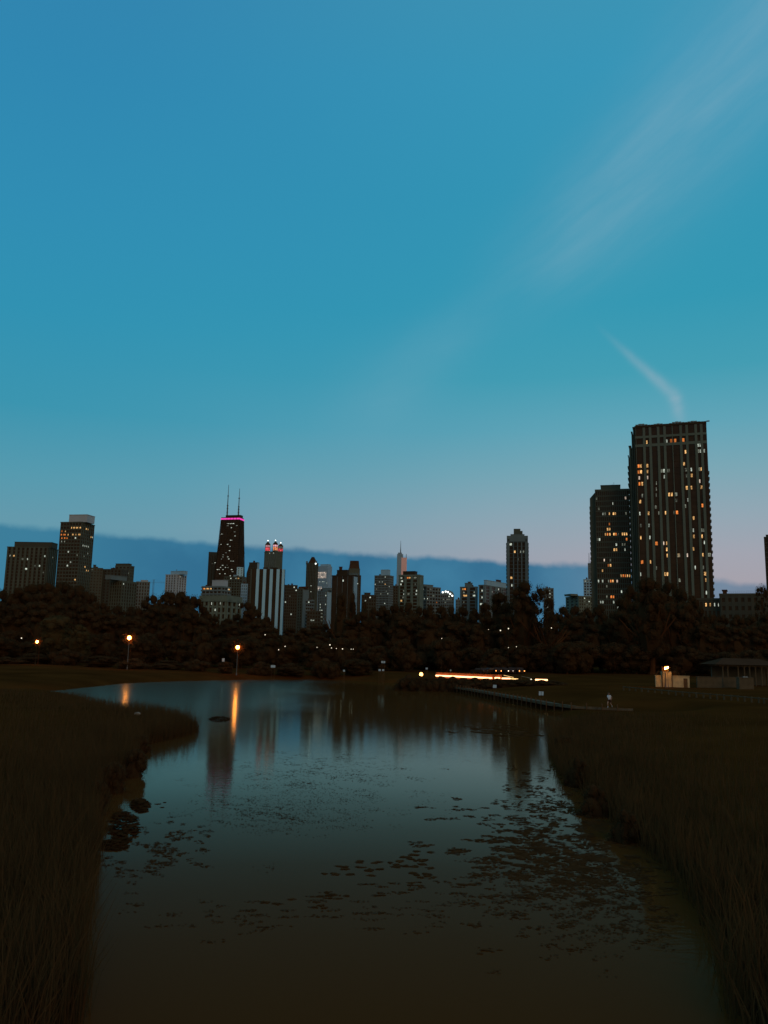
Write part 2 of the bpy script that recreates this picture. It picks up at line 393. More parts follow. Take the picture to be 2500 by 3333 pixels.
def grid_lines(a, b, step, far0, far1):
    c = list(np.arange(a, b + 1e-6, step)); s = step
    while c[-1] < far1: s *= 1.35; c.append(c[-1] + s)
    s = step
    while c[0] > far0: s *= 1.35; c.insert(0, c[0] - s)
    return np.array(c)
gx = grid_lines(-75, 90, 1.5, -7000, 7000); gy = grid_lines(8, 200, 1.5, -600, 9000)
XX, YY = np.meshgrid(gx, gy); P = np.stack([XX.ravel(), YY.ravel()], 1); ZZ = hz(P)
nx, ny = len(gx), len(gy)
me = bpy.data.meshes.new('ground')
idx = np.arange(nx * ny).reshape(ny, nx)
me.from_pydata(np.column_stack([P, ZZ]).tolist(), [], np.stack([idx[:-1, :-1], idx[:-1, 1:], idx[1:, 1:], idx[1:, :-1]], -1).reshape(-1, 4).tolist())
me.materials.append(M['ground'])
for p in me.polygons: p.use_smooth = True
tag(link('ground', me), kind='structure')

def water_material():
    mat, nt, out = new_mat('pond water'); L = nt.links
    geo = nt.nodes.new('ShaderNodeNewGeometry')
    body = nt.nodes.new('ShaderNodeBsdfDiffuse'); body.inputs['Color'].default_value = (0.108, 0.036, 0.008, 1)
    gl = nt.nodes.new('ShaderNodeBsdfGlossy'); gl.inputs['Color'].default_value = (0.78, 1.0, 0.88, 1)
    fr = nt.nodes.new('ShaderNodeFresnel'); fr.inputs['IOR'].default_value = 1.16
    # peaty, still water: hardly any mirror looking down into it, a strong one at grazing angles
    mr = nt.nodes.new('ShaderNodeValToRGB'); L.new(fr.outputs[0], mr.inputs[0])
    st = [(0.05, .002), (.0953, .013), (.1346, .029), (.1587, .043), (.2079, .095), (.256, .17), (.293, .25), (.3576, .36), (.50, .46), (.66, .52), (.8, .57)]
    while len(mr.color_ramp.elements) < len(st): mr.color_ramp.elements.new(0.5)
    for e, (p, v) in zip(mr.color_ramp.elements, st): e.position = p; e.color = (v, v, v, 1)
    # wind: calm near the bridge and by the right bank, ruffled further out on the left
    sp = nt.nodes.new('ShaderNodeSeparateXYZ'); L.new(geo.outputs['Position'], sp.inputs[0])
    def m(op, a, b):
        n = nt.nodes.new('ShaderNodeMath'); n.operation = op
        for s, v in zip(n.inputs, (a, b)):
            if isinstance(v, (int, float)): s.default_value = v
            else: L.new(v, s)
        return n.outputs[0]
    nz = nt.nodes.new('ShaderNodeTexNoise'); nz.inputs['Scale'].default_value = 0.035; nz.inputs['Detail'].default_value = 3
    L.new(geo.outputs['Position'], nz.inputs['Vector'])
    def ss(x, a, b):
        n = nt.nodes.new('ShaderNodeMapRange'); n.interpolation_type = 'SMOOTHSTEP'; L.new(x, n.inputs['Value'])
        n.inputs['From Min'].default_value = a; n.inputs['From Max'].default_value = b; return n.outputs[0]
    wob = m('MULTIPLY', m('SUBTRACT', nz.outputs['Fac'], 0.5), 16)
    k = m('MULTIPLY', ss(sp.outputs[1], 35, 105), ss(m('SUBTRACT', wob, sp.outputs[0]), 3, 17))
    L.new(m('ADD', 0.055, m('MULTIPLY', k, 0.10)), gl.inputs['Roughness'])
    # ripples
    mp = nt.nodes.new('ShaderNodeMapping'); mp.inputs['Scale'].default_value = (0.8, 1.6, 1); L.new(geo.outputs['Position'], mp.inputs[0])
    n2 = nt.nodes.new('ShaderNodeTexNoise'); n2.inputs['Scale'].default_value = 2.2; n2.inputs['Detail'].default_value = 4; L.new(mp.outputs[0], n2.inputs['Vector'])
    bp = nt.nodes.new('ShaderNodeBump'); bp.inputs['Strength'].default_value = 0.35; bp.inputs['Distance'].default_value = 0.012
    L.new(n2.outputs['Fac'], bp.inputs['Height']); L.new(bp.outputs['Normal'], gl.inputs['Normal'])
    mx = nt.nodes.new('ShaderNodeMixShader'); L.new(mr.outputs[0], mx.inputs[0]); L.new(body.outputs[0], mx.inputs[1]); L.new(gl.outputs[0], mx.inputs[2])
    L.new(mx.outputs[0], out.inputs['Surface'])
    return mat
tag(MB().prism([(-130, -60), (140, -60), (140, 215), (-130, 215)], -0.6, 0.0).build('pond_water', water_material()), kind='structure')

# ------------------------------------------------------------------ buildings
unit_box = {}
def window_mesh(kind):
    if kind not in unit_box:
        unit_box[kind] = MB().box(-0.5, -0.5, -0.5, 0.5, 0.5, 0.5).mesh('window_' + kind, M['win_' + kind])
    return unit_box[kind]

class Face:
    """one facade: origin at its left foot seen from outside, u to the right, n outwards (building's local frame)"""
    def __init__(s, o, u, w, z0, z1, bays, nf, pier, span):
        s.o, s.u, s.w, s.z0, s.z1, s.nf, s.span = Vector(o), Vector(u), w, z0, z1, nf, span
        s.n = Vector((u[1], -u[0], 0))
        s.bays = bays          # list of (a, b) clear openings along u, metres
        s.fh = (z1 - z0) / nf

class Bld:
    pass

def plan_dir(px, py):
    d = ray(px, py); return Vector((d.x, d.y))
def hit2(p, d, q, e):
    """parameter t along q + t e where the plan ray p + s d meets it"""
    den = d.x * e.y - d.y * e.x
    w = p - q
    return (d.x * w.y - d.y * w.x) / den if abs(den) > 1e-12 else 0

def even_bays(w, nb, pier):
    bw = w / nb
    return [(i * bw + pier * bw / 2, (i + 1) * bw - pier * bw / 2) for i in range(nb)]

def building(name, label, D, xl, xr, ytop, xc=None, vis=None, th=25, depth=None, nf=12, nb=6, ns=5, pier=0.35, span=0.35,
             mats=('brick', 'bronze_glass'), roofmat=None, side_pier=None, side_span=None, pier_out=0.35, span_out=0.22, parapet=0.8,
             cat='high rise', group=None, frontbays=None, piermat=None, side_wall=None, keep=False):
    """vis: 'R' when a side face shows right of the corner xc, 'L' when left of it, None for a plain front."""
    b = Bld(); t = math.radians(th) if vis else 0.0
    if vis is None: xc = (xl + xr) / 2
    C = at(xc, ytop, D); az = math.atan2(C.x, C.y); C2 = C.xy; O2 = Vector((0, 0))
    yaw = {'R': -t, 'L': t, None: 0.0}[vis] - az
    ex = Vector((math.cos(yaw), math.sin(yaw))); ey = Vector((-math.sin(yaw), math.cos(yaw)))
    if vis == 'R':
        W = -hit2(O2, plan_dir(xl, ytop), C2, ex); Dp = hit2(O2, plan_dir(xr, ytop), C2, ey); x0, x1 = -W, 0.0
    elif vis == 'L':
        W = hit2(O2, plan_dir(xr, ytop), C2, ex); Dp = hit2(O2, plan_dir(xl, ytop), C2, ey); x0, x1 = 0.0, W
    else:
        a = hit2(O2, plan_dir(xl, ytop), C2, ex); c = hit2(O2, plan_dir(xr, ytop), C2, ex); x0, x1 = a, c; W = c - a
        Dp = depth or W * 0.8
    W = abs(W); Dp = depth if (depth and vis is None) else abs(Dp)
    base = 1.5; b.H = C.z - base; b.W, b.Dp, b.x0, b.x1 = W, Dp, x0, x1
    b.root = tag(empty(name, (C.x, C.y, base), yaw), label, cat, group)
    H = b.H; ht = H - parapet
    b.mat = mats
    if not keep: nf = max(nf, int(round(H / 3.25)))
    # curtain of glass behind the frame
    MB().box(x0, 0, 0, x1, Dp, ht).build('glazing', M[mats[1]], b.root)
    f = MB(); g = MB() if piermat else f
    fh = ht / nf
    # spandrel rings, one per storey
    if span > 0:
        for k in range(nf + 1):
            z = k * fh - span * fh / 2
            z0, z1 = max(z, 0), min(z + span * fh, ht - 0.01)
            if z1 > z0: f.box(x0 - span_out, -span_out, z0, x1 + span_out, Dp + span_out, z1)
    f.box(x0 - pier_out - .05, -pier_out - .05, ht, x1 + pier_out + .05, Dp + pier_out + .05, H)
    fb = frontbays or even_bays(W, nb, pier)
    sb = even_bays(Dp, ns, pier if side_pier is None else side_pier)
    def solids(bays, w):
        r = [(0, bays[0][0])] + [(bays[i][1], bays[i + 1][0]) for i in range(len(bays) - 1)] + [(bays[-1][1], w)]
        return [q for q in r if q[1] - q[0] > 0.02]
    for a, c in solids(fb, W):
        g.box(x0 + a, -pier_out, 0, x0 + c, 0.1, ht - 0.02); f.box(x0 + a, Dp - 0.1, 0, x0 + c, Dp + pier_out, ht - 0.02)
    for a, c in solids(sb, Dp):
        for xx, s in ((x0, -1), (x1, 1)):
            f.box(min(xx - 0.1 * s, xx + pier_out * s), a + 0.02, 0, max(xx - 0.1 * s, xx + pier_out * s), c - 0.02, ht - 0.025)
    b.wall = f.build('wall', M[mats[0]], b.root)
    if piermat: g.build('pier', M[piermat], b.root)
    if side_wall:
        MB().box(x1 + pier_out + 0.02, 0.3, 0, x1 + pier_out + 0.4, Dp - 0.3, ht - 0.5).build('side_wall', M[side_wall], b.root)
    b.faces = [Face((x0, 0, 0), (1, 0, 0), W, 0, ht, fb, nf, pier, span), Face((x1, 0, 0), (0, 1, 0), Dp, 0, ht, sb, nf, pier, span),
               Face((x0, Dp, 0), (0, -1, 0), Dp, 0, ht, [(Dp - c, Dp - a) for a, c in sb[::-1]], nf, pier, span)]
    b.D, b.base, b.yaw, b.C, b.used, b.nwin = D, base, yaw, C, set(), 0
    b.R = Matrix.Rotation(yaw, 3, 'Z'); b.Ri = b.R.transposed(); b.T = Vector((C.x, C.y, base))
    b.ytop = ytop
    if 650 < D < 1400: clutter(b, int(xl))
    return b

def put_window(b, F, u, k, kind, wpx=None, hfrac=None):
    """a lit window: one part in storey k, centred near u metres along face F"""
    fh = F.fh; bay = None
    for a, c in F.bays:
        if a - 0.3 <= u <= c + 0.3: bay = (a, c)
    if bay is None:
        bay = min(F.bays, key=lambda q: abs((q[0] + q[1]) / 2 - u)); u = min(max(u, bay[0]), bay[1])
    a, c = bay; w = c - a
    if wpx is not None: w = min(w, wpx)
    if w < c - a: u0 = min(max(u - w / 2, a), c - w)
    else: u0 = a
    key = (F.o.to_tuple(1), round(u0, 1), k)
    if key in b.used: return
    b.used.add(key)
    h = min(fh * (1 - F.span) * (hfrac or 0.62), 1.9)
    zc = F.z0 + (k + 0.5) * fh
    o = link('window', window_mesh(kind), b.root)
    p = F.o + F.u * (u0 + w / 2) + F.n * 0.03 + Vector((0, 0, zc))
    o.location = p; o.scale = (w * 0.96, 0.14, h) if abs(F.u.x) > .5 else (0.14, w * 0.96, h)
    b.nwin += 1

def lit(b, pts, dx=0, dy=0, s=1.0, wpx=5.0):
    """pts: (x, y, kind[, width in photo px]) as read off a crop with origin (dx, dy) and scale s"""
    for q in pts:
        x, y, kind = q[:3]; wp = q[3] if len(q) > 3 else wpx
        px, py = dx + x * s, dy + y * s
        d = b.Ri @ ray(px, py); o = b.Ri @ (CAM - b.T)
        best = None
        for F in b.faces:
            dn = d.dot(F.n)
            if dn >= -1e-6: continue
            t = (F.o - o).dot(F.n) / dn
            h = o + d * t; u = (h - F.o).dot(F.u)
            if -0.6 <= u <= F.w + 0.6 and -1 < h.z < F.z1 + 2:
                if best is None or t < best[0]: best = (t, F, u, h.z)
        if best is None: continue
        t, F, u, z = best
        k = min(max(int((z - F.z0) / F.fh), 0), F.nf - 1)
        put_window(b, F, u, k, kind, wp * .72 / F_PX * t)

def scatter(b, n, kinds, seed, zmin=0.35, faces=(0, 1), wpx=4.0):
    r = random.Random(seed)
    for _ in range(n):
        F = b.faces[r.choice(faces)]
        k = r.randrange(int(F.nf * zmin), F.nf)
        put_window(b, F, r.uniform(0, F.w), k, r.choice(kinds), wpx / F_PX * b.D)

def clutter(b, seed):
    r = random.Random(seed)
    for i in range(r.randint(1, 3)):
        w = r.uniform(1.2, 2.6) * b.D / 900; h = r.uniform(.9, 2.0) * b.D / 900; x = r.uniform(b.x0 + w, b.x1 - w * 2) if b.W > 4 * w else b.x0 + w; y = r.uniform(.1, .6) * b.Dp
        MB().box(x, y, b.H - .02, x + w, y + w * .8, b.H + h).box(x + w * .2, y + w * .2, b.H + h, x + w * .6, y + w * .5, b.H + h * 1.25).build('roof_unit', M['dark_roof'], b.root)
    if r.random() < .5:
        x = r.uniform(b.x0 + 1, b.x1 - 1); MB().tube((x, b.Dp * .4, b.H), (x, b.Dp * .4, b.H + r.uniform(3, 6) * b.D / 900), .07 * b.D / 900, n=5).build('aerial', M['mast_steel'], b.root)

def on_roof(b, px0, px1, ytop, name='penthouse', mat='dark_roof', y0=0.25, y1=0.75, parent=None, zb=None, lip=True):
    """a roof house between photo columns px0..px1, rising to row ytop; y0..y1 are fractions of the building's depth"""
    yl = b.Dp * y0
    def ux(px):
        d = b.Ri @ ray(px, ytop); o = b.Ri @ (CAM - b.T)
        t = (yl - o.y) / d.y; return (o + d * t)
    a, c = ux(px0), ux(px1)
    z1 = (a.z + c.z) / 2; zb = b.H if zb is None else zb
    m = MB().box(a.x, yl, zb - 0.02, c.x, b.Dp * y1, z1)
    if lip: m.box(a.x - .3, yl - .3, z1, c.x + .3, b.Dp * y1 + .3, z1 + max(.3, (z1 - zb) * .06))
    return m.build(name, M[mat], parent or b.root), a.x, c.x, z1

def loc_at(b, px, py, yfrac):
    """local point of building b on the vertical plane y = yfrac * depth, seen at photo pixel (px, py)"""
    d = b.Ri @ ray(px, py); o = b.Ri @ (CAM - b.T); t = (b.Dp * yfrac - o.y) / d.y
    return o + d * t

S1 = dict(dx=0, dy=1600, s=.3767); S2 = dict(dx=625, dy=1530, s=.3767); S3 = dict(dx=1250, dy=1600, s=.3767); S4 = dict(dx=1875, dy=1300, s=.4217)

# --- far left pair
b = building('brick_block', 'wide brown brick block with vertical ribs, farthest left on the skyline', 800, 27, 187, 1781, 158, 'R', 25, nf=16, nb=9, ns=5,
             pier=.5, span=.22, pier_out=.9, mats=('brick', 'bronze_glass'), side_pier=.5, side_span=.5, cat='apartment block')
on_roof(b, 48, 170, 1765, 'penthouse', 'brown_brick', .15, .8)
lit(b, [(95,567,'c'),(120,567,'w',7),(195,590,'d',9),(238,590,'c'),(222,657,'c',9),(290,635,'d'),(342,641,'c'),(380,545,'c'),(370,708,'d'),(437,508,'d',3),(455,508,'d',3),(472,512,'d',3),(437,547,'c',3),(455,555,'c',3),(452,575,'c',3),(430,600,'d',3),(450,612,'d',3),(470,640,'d',3),(435,640,'d',3),(452,660,'d',3),(470,690,'d',3),(432,690,'d',3)], **S1)  # dim side-face windows are pane reflections painted as faint glow
b = building('office_tower', 'dark glass tower with pale roof box, right of the wide brick block', 760, 199.6, 308, 1698, 267, 'R', 32, nf=27, nb=7, ns=7, pier=.14, span=.3,
             mats=('brick', 'bronze_glass'), side_pier=.42, pier_out=.5, cat='office tower')
on_roof(b, 226, 285, 1676, 'penthouse', 'pale_concrete', .1, .7)
lit(b, [(622,313,'w'),(640,314,'w'),(658,315,'w'),(676,316,'w'),(694,316,'w'),(535,352,'o'),(568,355,'w'),(530,378,'o'),(550,380,'o'),(568,385,'o'),(590,380,'w'),(622,379,'w'),(652,380,'w'),(682,382,'w'),(700,383,'w'),(540,400,'o'),(560,402,'o'),(580,400,'o'),(647,404,'c'),(537,442,'c'),(560,442,'d'),(590,515,'c'),(660,560,'d'),(605,622,'c'),(582,648,'c'),(648,757,'w'),(750,325,'w'),(765,328,'w'),(785,402,'w'),(797,405,'c'),(715,473,'c'),(735,478,'c'),(752,482,'c'),(762,484,'c'),(752,527,'c'),(730,567,'d'),(738,658,'w'),(745,678,'w'),(760,683,'w')], wpx=6, **S1)
b = building('brick_block', 'narrow brown brick block tucked behind the dark glass tower', 900, 296, 335, 1848, None, None, nf=14, nb=4, pier=.5, span=.5, mats=('brick', 'bronze_glass'), cat='apartment block')
on_roof(b, 304, 313, 1839, 'roof_house', 'brown_brick'); scatter(b, 3, 'cd', 3)
b = building('stepped_block', 'dark brick block with a higher rear step and flat roof house', 900, 328, 418, 1852, 395, 'R', 30, nf=16, nb=6, ns=4, pier=.5, span=.4, mats=('brown_brick', 'bronze_glass'), cat='apartment block')
scatter(b, 2, 'd', 5)
b = building('stepped_block', 'dark tower step with pale window bands behind the corniced brick block', 950, 376, 437, 1841, 424, 'R', 30, nf=16, nb=4, ns=4, pier=.4, span=.45, mats=('brick', 'bronze_glass'), cat='apartment block')
on_roof(b, 377, 420, 1835, 'penthouse', 'brown_brick', .1, .8)
lit(b, [(1122,718,'c'),(1072,718,'d')], **S1)
b = building('corniced_block', 'ribbed brick block with pale cornice, lower and nearer than the stepped blocks', 780, 360, 446, 1889, 398, 'L', 50, nf=12, nb=6, ns=5, pier=.5, span=.3, mats=('brick', 'bronze_glass'), cat='apartment block', parapet=1.6)
on_roof(b, 362, 414, 1875, 'penthouse', 'grey_stone', .2, .7)
lit(b, [(1072,760+18,'c')], **S1)
b = building('brick_block', 'short ribbed brick block with pale top, right end of the left cluster', 820, 445, 488, 1893, None, None, nf=11, nb=5, pier=.5, span=.3, mats=('grey_stone', 'bronze_glass'), cat='apartment block')
on_roof(b, 459, 482, 1889, 'penthouse', 'pale_concrete', .1, .7)
b = building('white_tower', 'small white ribbed tower with notched roof, standing alone above the trees', 1100, 541, 607, 1869, 575, 'R', 40, nf=22, nb=4, ns=4, pier=.5, span=.3, mats=('pale_concrete', 'grey_glass'), pier_out=.8, cat='apartment tower')
on_roof(b, 556, 598, 1859, 'penthouse', 'blue_white', .2, .6)
mm = MB(); p = loc_at(b, 575.5, 1853, .3); mm.tube((p.x, p.y, b.H), (p.x, p.y, p.z), .35); mm.build('mast', M['steel'], b.root)
lit(b, [(1548,708+8,'c')], **S1)
# tower crane far behind
p = at(501, 1886, 1500); q = at(501, 1940, 1500)
r_ = tag(empty('tower_crane', (p.x, p.y, 1.5)), 'thin tower crane faint against the blue cloud, right of the left cluster', 'crane')
zt = p.z - 1.5
mm = MB()
for sx in (-1, 1):
    for sy in (-1, 1): mm.tube((sx, sy, 0), (sx, sy, zt), .14, n=5)
for k in range(int(zt / 4)):
    s = 1 if k % 2 else -1
    mm.tube((-s, -1, k * 4), (s, -1, k * 4 + 4), .1, n=4); mm.tube((-1, s, k * 4), (-1, -s, k * 4 + 4), .1, n=4)
mm.build('mast', M['mast_steel'], r_)
mm = MB()
for sy in (-.6, .6): mm.tube((-12, sy, zt - 6), (25, sy, zt - 6), .12, n=4)
mm.tube((-12, 0, zt - 4.4), (25, 0, zt - 4.8), .12, n=4); mm.tube((0, 0, zt), (20, 0, zt - 4.8), .08, n=4); mm.tube((0, 0, zt), (-10, 0, zt - 4.6), .08, n=4); mm.box(-12, -1, zt - 8, -9, 1, zt - 6)
mm.build('jib', M['mast_steel'], r_)

# --- the tapering black tower with two masts
def tapered_tower():
    D = 2200.0
    ylow = 1890
    tc = at(779, 1683, D)
    az = math.atan2(tc.x, tc.y); th = math.radians(24); yaw = -th - az
    ex = Vector((math.cos(yaw), math.sin(yaw))); ey = Vector((-math.sin(yaw), math.cos(yaw))); O = Vector((0, 0))
    Wt = -hit2(O, plan_dir(722, 1683), tc.xy, ex); Dt = hit2(O, plan_dir(792.5, 1686), tc.xy, ey)
    zt = tc.z - 1.5
    # width of the front lower down fixes the taper
    zl = at(735, ylow, D).z - 1.5
    wl = abs(at(698, ylow, D).x - at(774.5, ylow, D).x) / math.cos(th) * 1.0
    k = (wl - Wt) / (zt - zl)
    Wb = Wt + k * zt; Db = Dt + k * .62 * zt
    cx = -Wt / 2; cy = Dt / 2
    r = tag(empty('tapered_tower', (tc.x, tc.y, 1.5), yaw), 'tall black tapering skyscraper with magenta crown band and two roof masts', 'skyscraper')
    def sec(z, e=0):
        f = z / zt; w = (Wb + (Wt - Wb) * f) / 2 + e; d = (Db + (Dt - Db) * f) / 2 + e
        return [(cx - w, cy - d), (cx + w, cy - d), (cx + w, cy + d), (cx - w, cy + d)]
    MB().prism(sec(0), 0, zt - 9, sec(zt - 9)).build('glazing', M['bronze_glass'], r)
    f = MB(); nf = 60
    for i in range(nf + 1):
        z = (zt - 9) * i / nf; f.prism(sec(z, .5), max(0, z - .9), z + .9, sec(z + 1.8, .5))
    for i in range(9):
        for side in (0, 1, 2, 3):
            a0, a1 = sec(0, .8)[side], sec(0, .8)[(side + 1) % 4]; b0, b1 = sec(zt - 9, .8)[side], sec(zt - 9, .8)[(side + 1) % 4]
            t = i / 8
            f.tube((a0[0] + (a1[0] - a0[0]) * t, a0[1] + (a1[1] - a0[1]) * t, 0), (b0[0] + (b1[0] - b0[0]) * t, b0[1] + (b1[1] - b0[1]) * t, zt - 9), 1.0, .8, n=4)
    # crossing braces, four tiers
    for tier in range(4):
        z0, z1 = (zt - 9) * tier / 4, (zt - 9) * (tier + 1) / 4
        for side in range(4):
            A, B2 = sec(z0, 1.2), sec(z1, 1.2)
            for s in (0, 1):
                p, q = A[(side + s) % 4], B2[(side + 1 - s) % 4]
                f.tube((p[0], p[1], z0), (q[0], q[1], z1), .9, n=4)
    f.build('frame', M['black_metal'], r)
    MB().prism(sec(zt - 9, 1.0), zt - 9, zt, sec(zt, 1.0)).build('crown_wall', M['black_metal'], r)
    cb = MB(); o_, i_ = sec(zt, 1.9), sec(zt, 1.02)
    zc0, zc1 = zt - 6.4, zt - 2.3
    for s in range(4):
        p, q, p2, q2 = o_[s], o_[(s + 1) % 4], i_[s], i_[(s + 1) % 4]
        for j in range(6):
            ta, tb = (j + .06) / 6, (j + .94) / 6
            L_ = lambda a, c, t: (a[0] + (c[0] - a[0]) * t, a[1] + (c[1] - a[1]) * t)
            cb.prism([L_(p, q, ta), L_(p, q, tb), L_(p2, q2, tb), L_(p2, q2, ta)], zc0, zc1)
    cb.build('crown_light', M['crown_pink'], r)
    b = Bld(); b.R = Matrix.Rotation(yaw, 3, 'Z'); b.Ri = b.R.transposed(); b.T = Vector((tc.x, tc.y, 1.5)); b.Dp, b.H, b.root, b.D = Dt, zt, r, D
    on_roof(b, 735, 783, 1677, 'penthouse', 'black_metal', .2, .8)
    for (px, yb, yt) in ((739.5, 1676, 1578), (776, 1676, 1590)):
        p0, p1 = loc_at(b, px, yb, .5), loc_at(b, px + 4, yt, .5)
        p1.x = p0.x
        zb, ze = p0.z, p1.z; h = ze - zb
        mm = MB()
        mm.tube((p0.x, p0.y, zb - 2), (p0.x, p0.y, zb + h * .3), 2.0, 1.7, n=6)
        mm.tube((p0.x, p0.y, zb + h * .3), (p0.x, p0.y, zb + h * .62), 1.4, 1.1, n=6); mm.tube((p0.x, p0.y, zb + h * .62), (p0.x, p0.y, ze), .9, .55, n=6)
        for t in (.08, .2, .3, .62): mm.tube((p0.x, p0.y, zb + h * t), (p0.x, p0.y, zb + h * t + 1.5), 2.6, 2.6, n=8)
        mm.build('mast', M['mast_steel'], r)
    # lit windows on the sloping faces
    fh = (zt - 9) / nf
    for (x, y) in [(310,468),(322,466),(335,467),(350,466),(358,466),(308,482),(343,491),(388,480),(258,556),(373,562),(335,601),(345,601),(368,536),(250,640),(308,645),(328,660),(325,688),(292,714),(268,733),(310,742),(265,757),(258,771),(318,772),(340,780),(357,780),(265,826),(305,824),(310,840),(250,850),(220,860),(268,858),(290,850),(343,862),(352,874),(232,855),(285,900),(330,905),(240,900)]:
        px, py = 625 + x * .3767, 1530 + y * .3767
        d = b.Ri @ ray(px, py); o = b.Ri @ (CAM - b.T)
        t = (0 - o.y) / d.y; z = (o + d * t).z
        yf = sec(z)[0][1]; t = (yf - o.y) / d.y; h = o + d * t
        kk = int(h.z / fh); z = (kk + .5) * fh
        w = link('window', window_mesh('c'), r); w.location = (h.x, sec(z)[0][1] - .25, z); w.scale = (3.6, .5, 1.6)
tapered_tower()
b = building('ribbed_tower', 'slim dark ribbed tower with maroon top, half hidden behind the tapering skyscraper', 2350, 680, 722, 1797, None, None, nf=44, nb=5, pier=.35, span=.3, mats=('brown_brick', 'bronze_glass'), cat='high rise', parapet=10)
lit(b, [(175,805,'d'),(190,805,'d'),(205,803,'c')], **S2)

# --- cluster under the tapered tower
b = building('balcony_block', 'pale flat roofed block with orange lit top floor and stacked balconies', 760, 659, 749, 1907, 722, 'R', 35, nf=12, nb=5, ns=3, pier=.25, span=.4, mats=('grey_stone', 'bronze_glass'), span_out=.9, pier_out=.5, cat='apartment block')
on_roof(b, 691, 729, 1889, 'penthouse', 'pale_concrete', .2, .7)
lit(b, [(105,1010,'o',8),(120,1008,'w',8),(135,1007,'w',8),(150,1007,'w',8),(162,1006,'w',6),(315,1010,'c'),(322,1012,'w')], wpx=9, **S2)
b = building('stone_mansion_block', 'heavy cream stone apartment block with cornice and deep arched bays, half hidden in trees', 700, 655, 785, 1938, 738, 'R', 30, nf=8, nb=6, ns=3, pier=.42, span=.3, mats=('cream', 'bronze_glass'), pier_out=1.0, span_out=.5, parapet=4, keep=True, cat='apartment block')
mm = MB(); mm.box(b.x0 - 1.6, -1.6, b.H - 5.2, b.x1 + 1.6, b.Dp + 1.6, b.H - 4.2); mm.build('cornice', M['cream'], b.root)
lit(b, [(172,1125,'c'),(258,1152,'c'),(200,1228,'c',7),(420,1126,'c',6)], **S2)
b = building('white_slab', 'bright white slim slab beside the foot of the tapering skyscraper', 1500, 772, 792, 1846, None, None, nf=20, nb=2, pier=.6, span=.5, mats=('white_concrete', 'grey_glass'), cat='high rise')
b = building('wide_block', 'wide dark block with lit rooftop rooms below the tapering skyscraper', 1000, 730, 803, 1876, 789, 'R', 25, nf=18, nb=7, ns=2, pier=.35, span=.4, mats=('brick', 'bronze_glass'), cat='apartment block')
on_roof(b, 760, 766, 1872, 'roof_house', 'blue_white', .1, .5)
lit(b, [(400,915,'w',6),(412,925,'w',6),(405,935,'c',6),(388,930,'c'),(345,922,'c')], **S2)
b = building('blue_slab', 'small blue grey slab under the wide dark block with the lit rooftop', 900, 786, 806, 1900, None, None, nf=10, nb=3, pier=.6, span=.5, mats=('blue_white', 'grey_glass'), cat='apartment block')

# --- dark glass tower with a slanted shoulder
b = building('slanted_tower', 'dark glass tower with slanted left shoulder, left of the striped white tower', 1250, 812, 844, 1830, 837, 'R', 30, nf=34, nb=5, ns=2, pier=.2, span=.25, mats=('brown_brick', 'bronze_glass'), side_wall='blue_white', cat='high rise')
l1 = loc_at(b, 803, 1853, .0); l0 = b.x0
mm = MB(); n0 = [(l1.x, 0), (l0 - .4, 0), (l0 - .4, b.Dp), (l1.x, b.Dp)]
mm.prism(n0, 0, l1.z - 6); zz = b.H - 4
k = len(mm.v); mm.v += [(l1.x, 0, l1.z - 6), (l0 - .4, 0, l1.z - 6), (l0 - .4, 0, zz), (l1.x, b.Dp, l1.z - 6), (l0 - .4, b.Dp, l1.z - 6), (l0 - .4, b.Dp, zz)]
mm.f += [(k, k+1, k+2), (k+3, k+5, k+4), (k, k+2, k+5, k+3)]
mm.build('shoulder', M['bronze_glass'], b.root)
lit(b, [(517,862,'c'),(512,985,'c'),(523,992,'c'),(538,992,'c'),(530,1062,'c',8)], **S2)

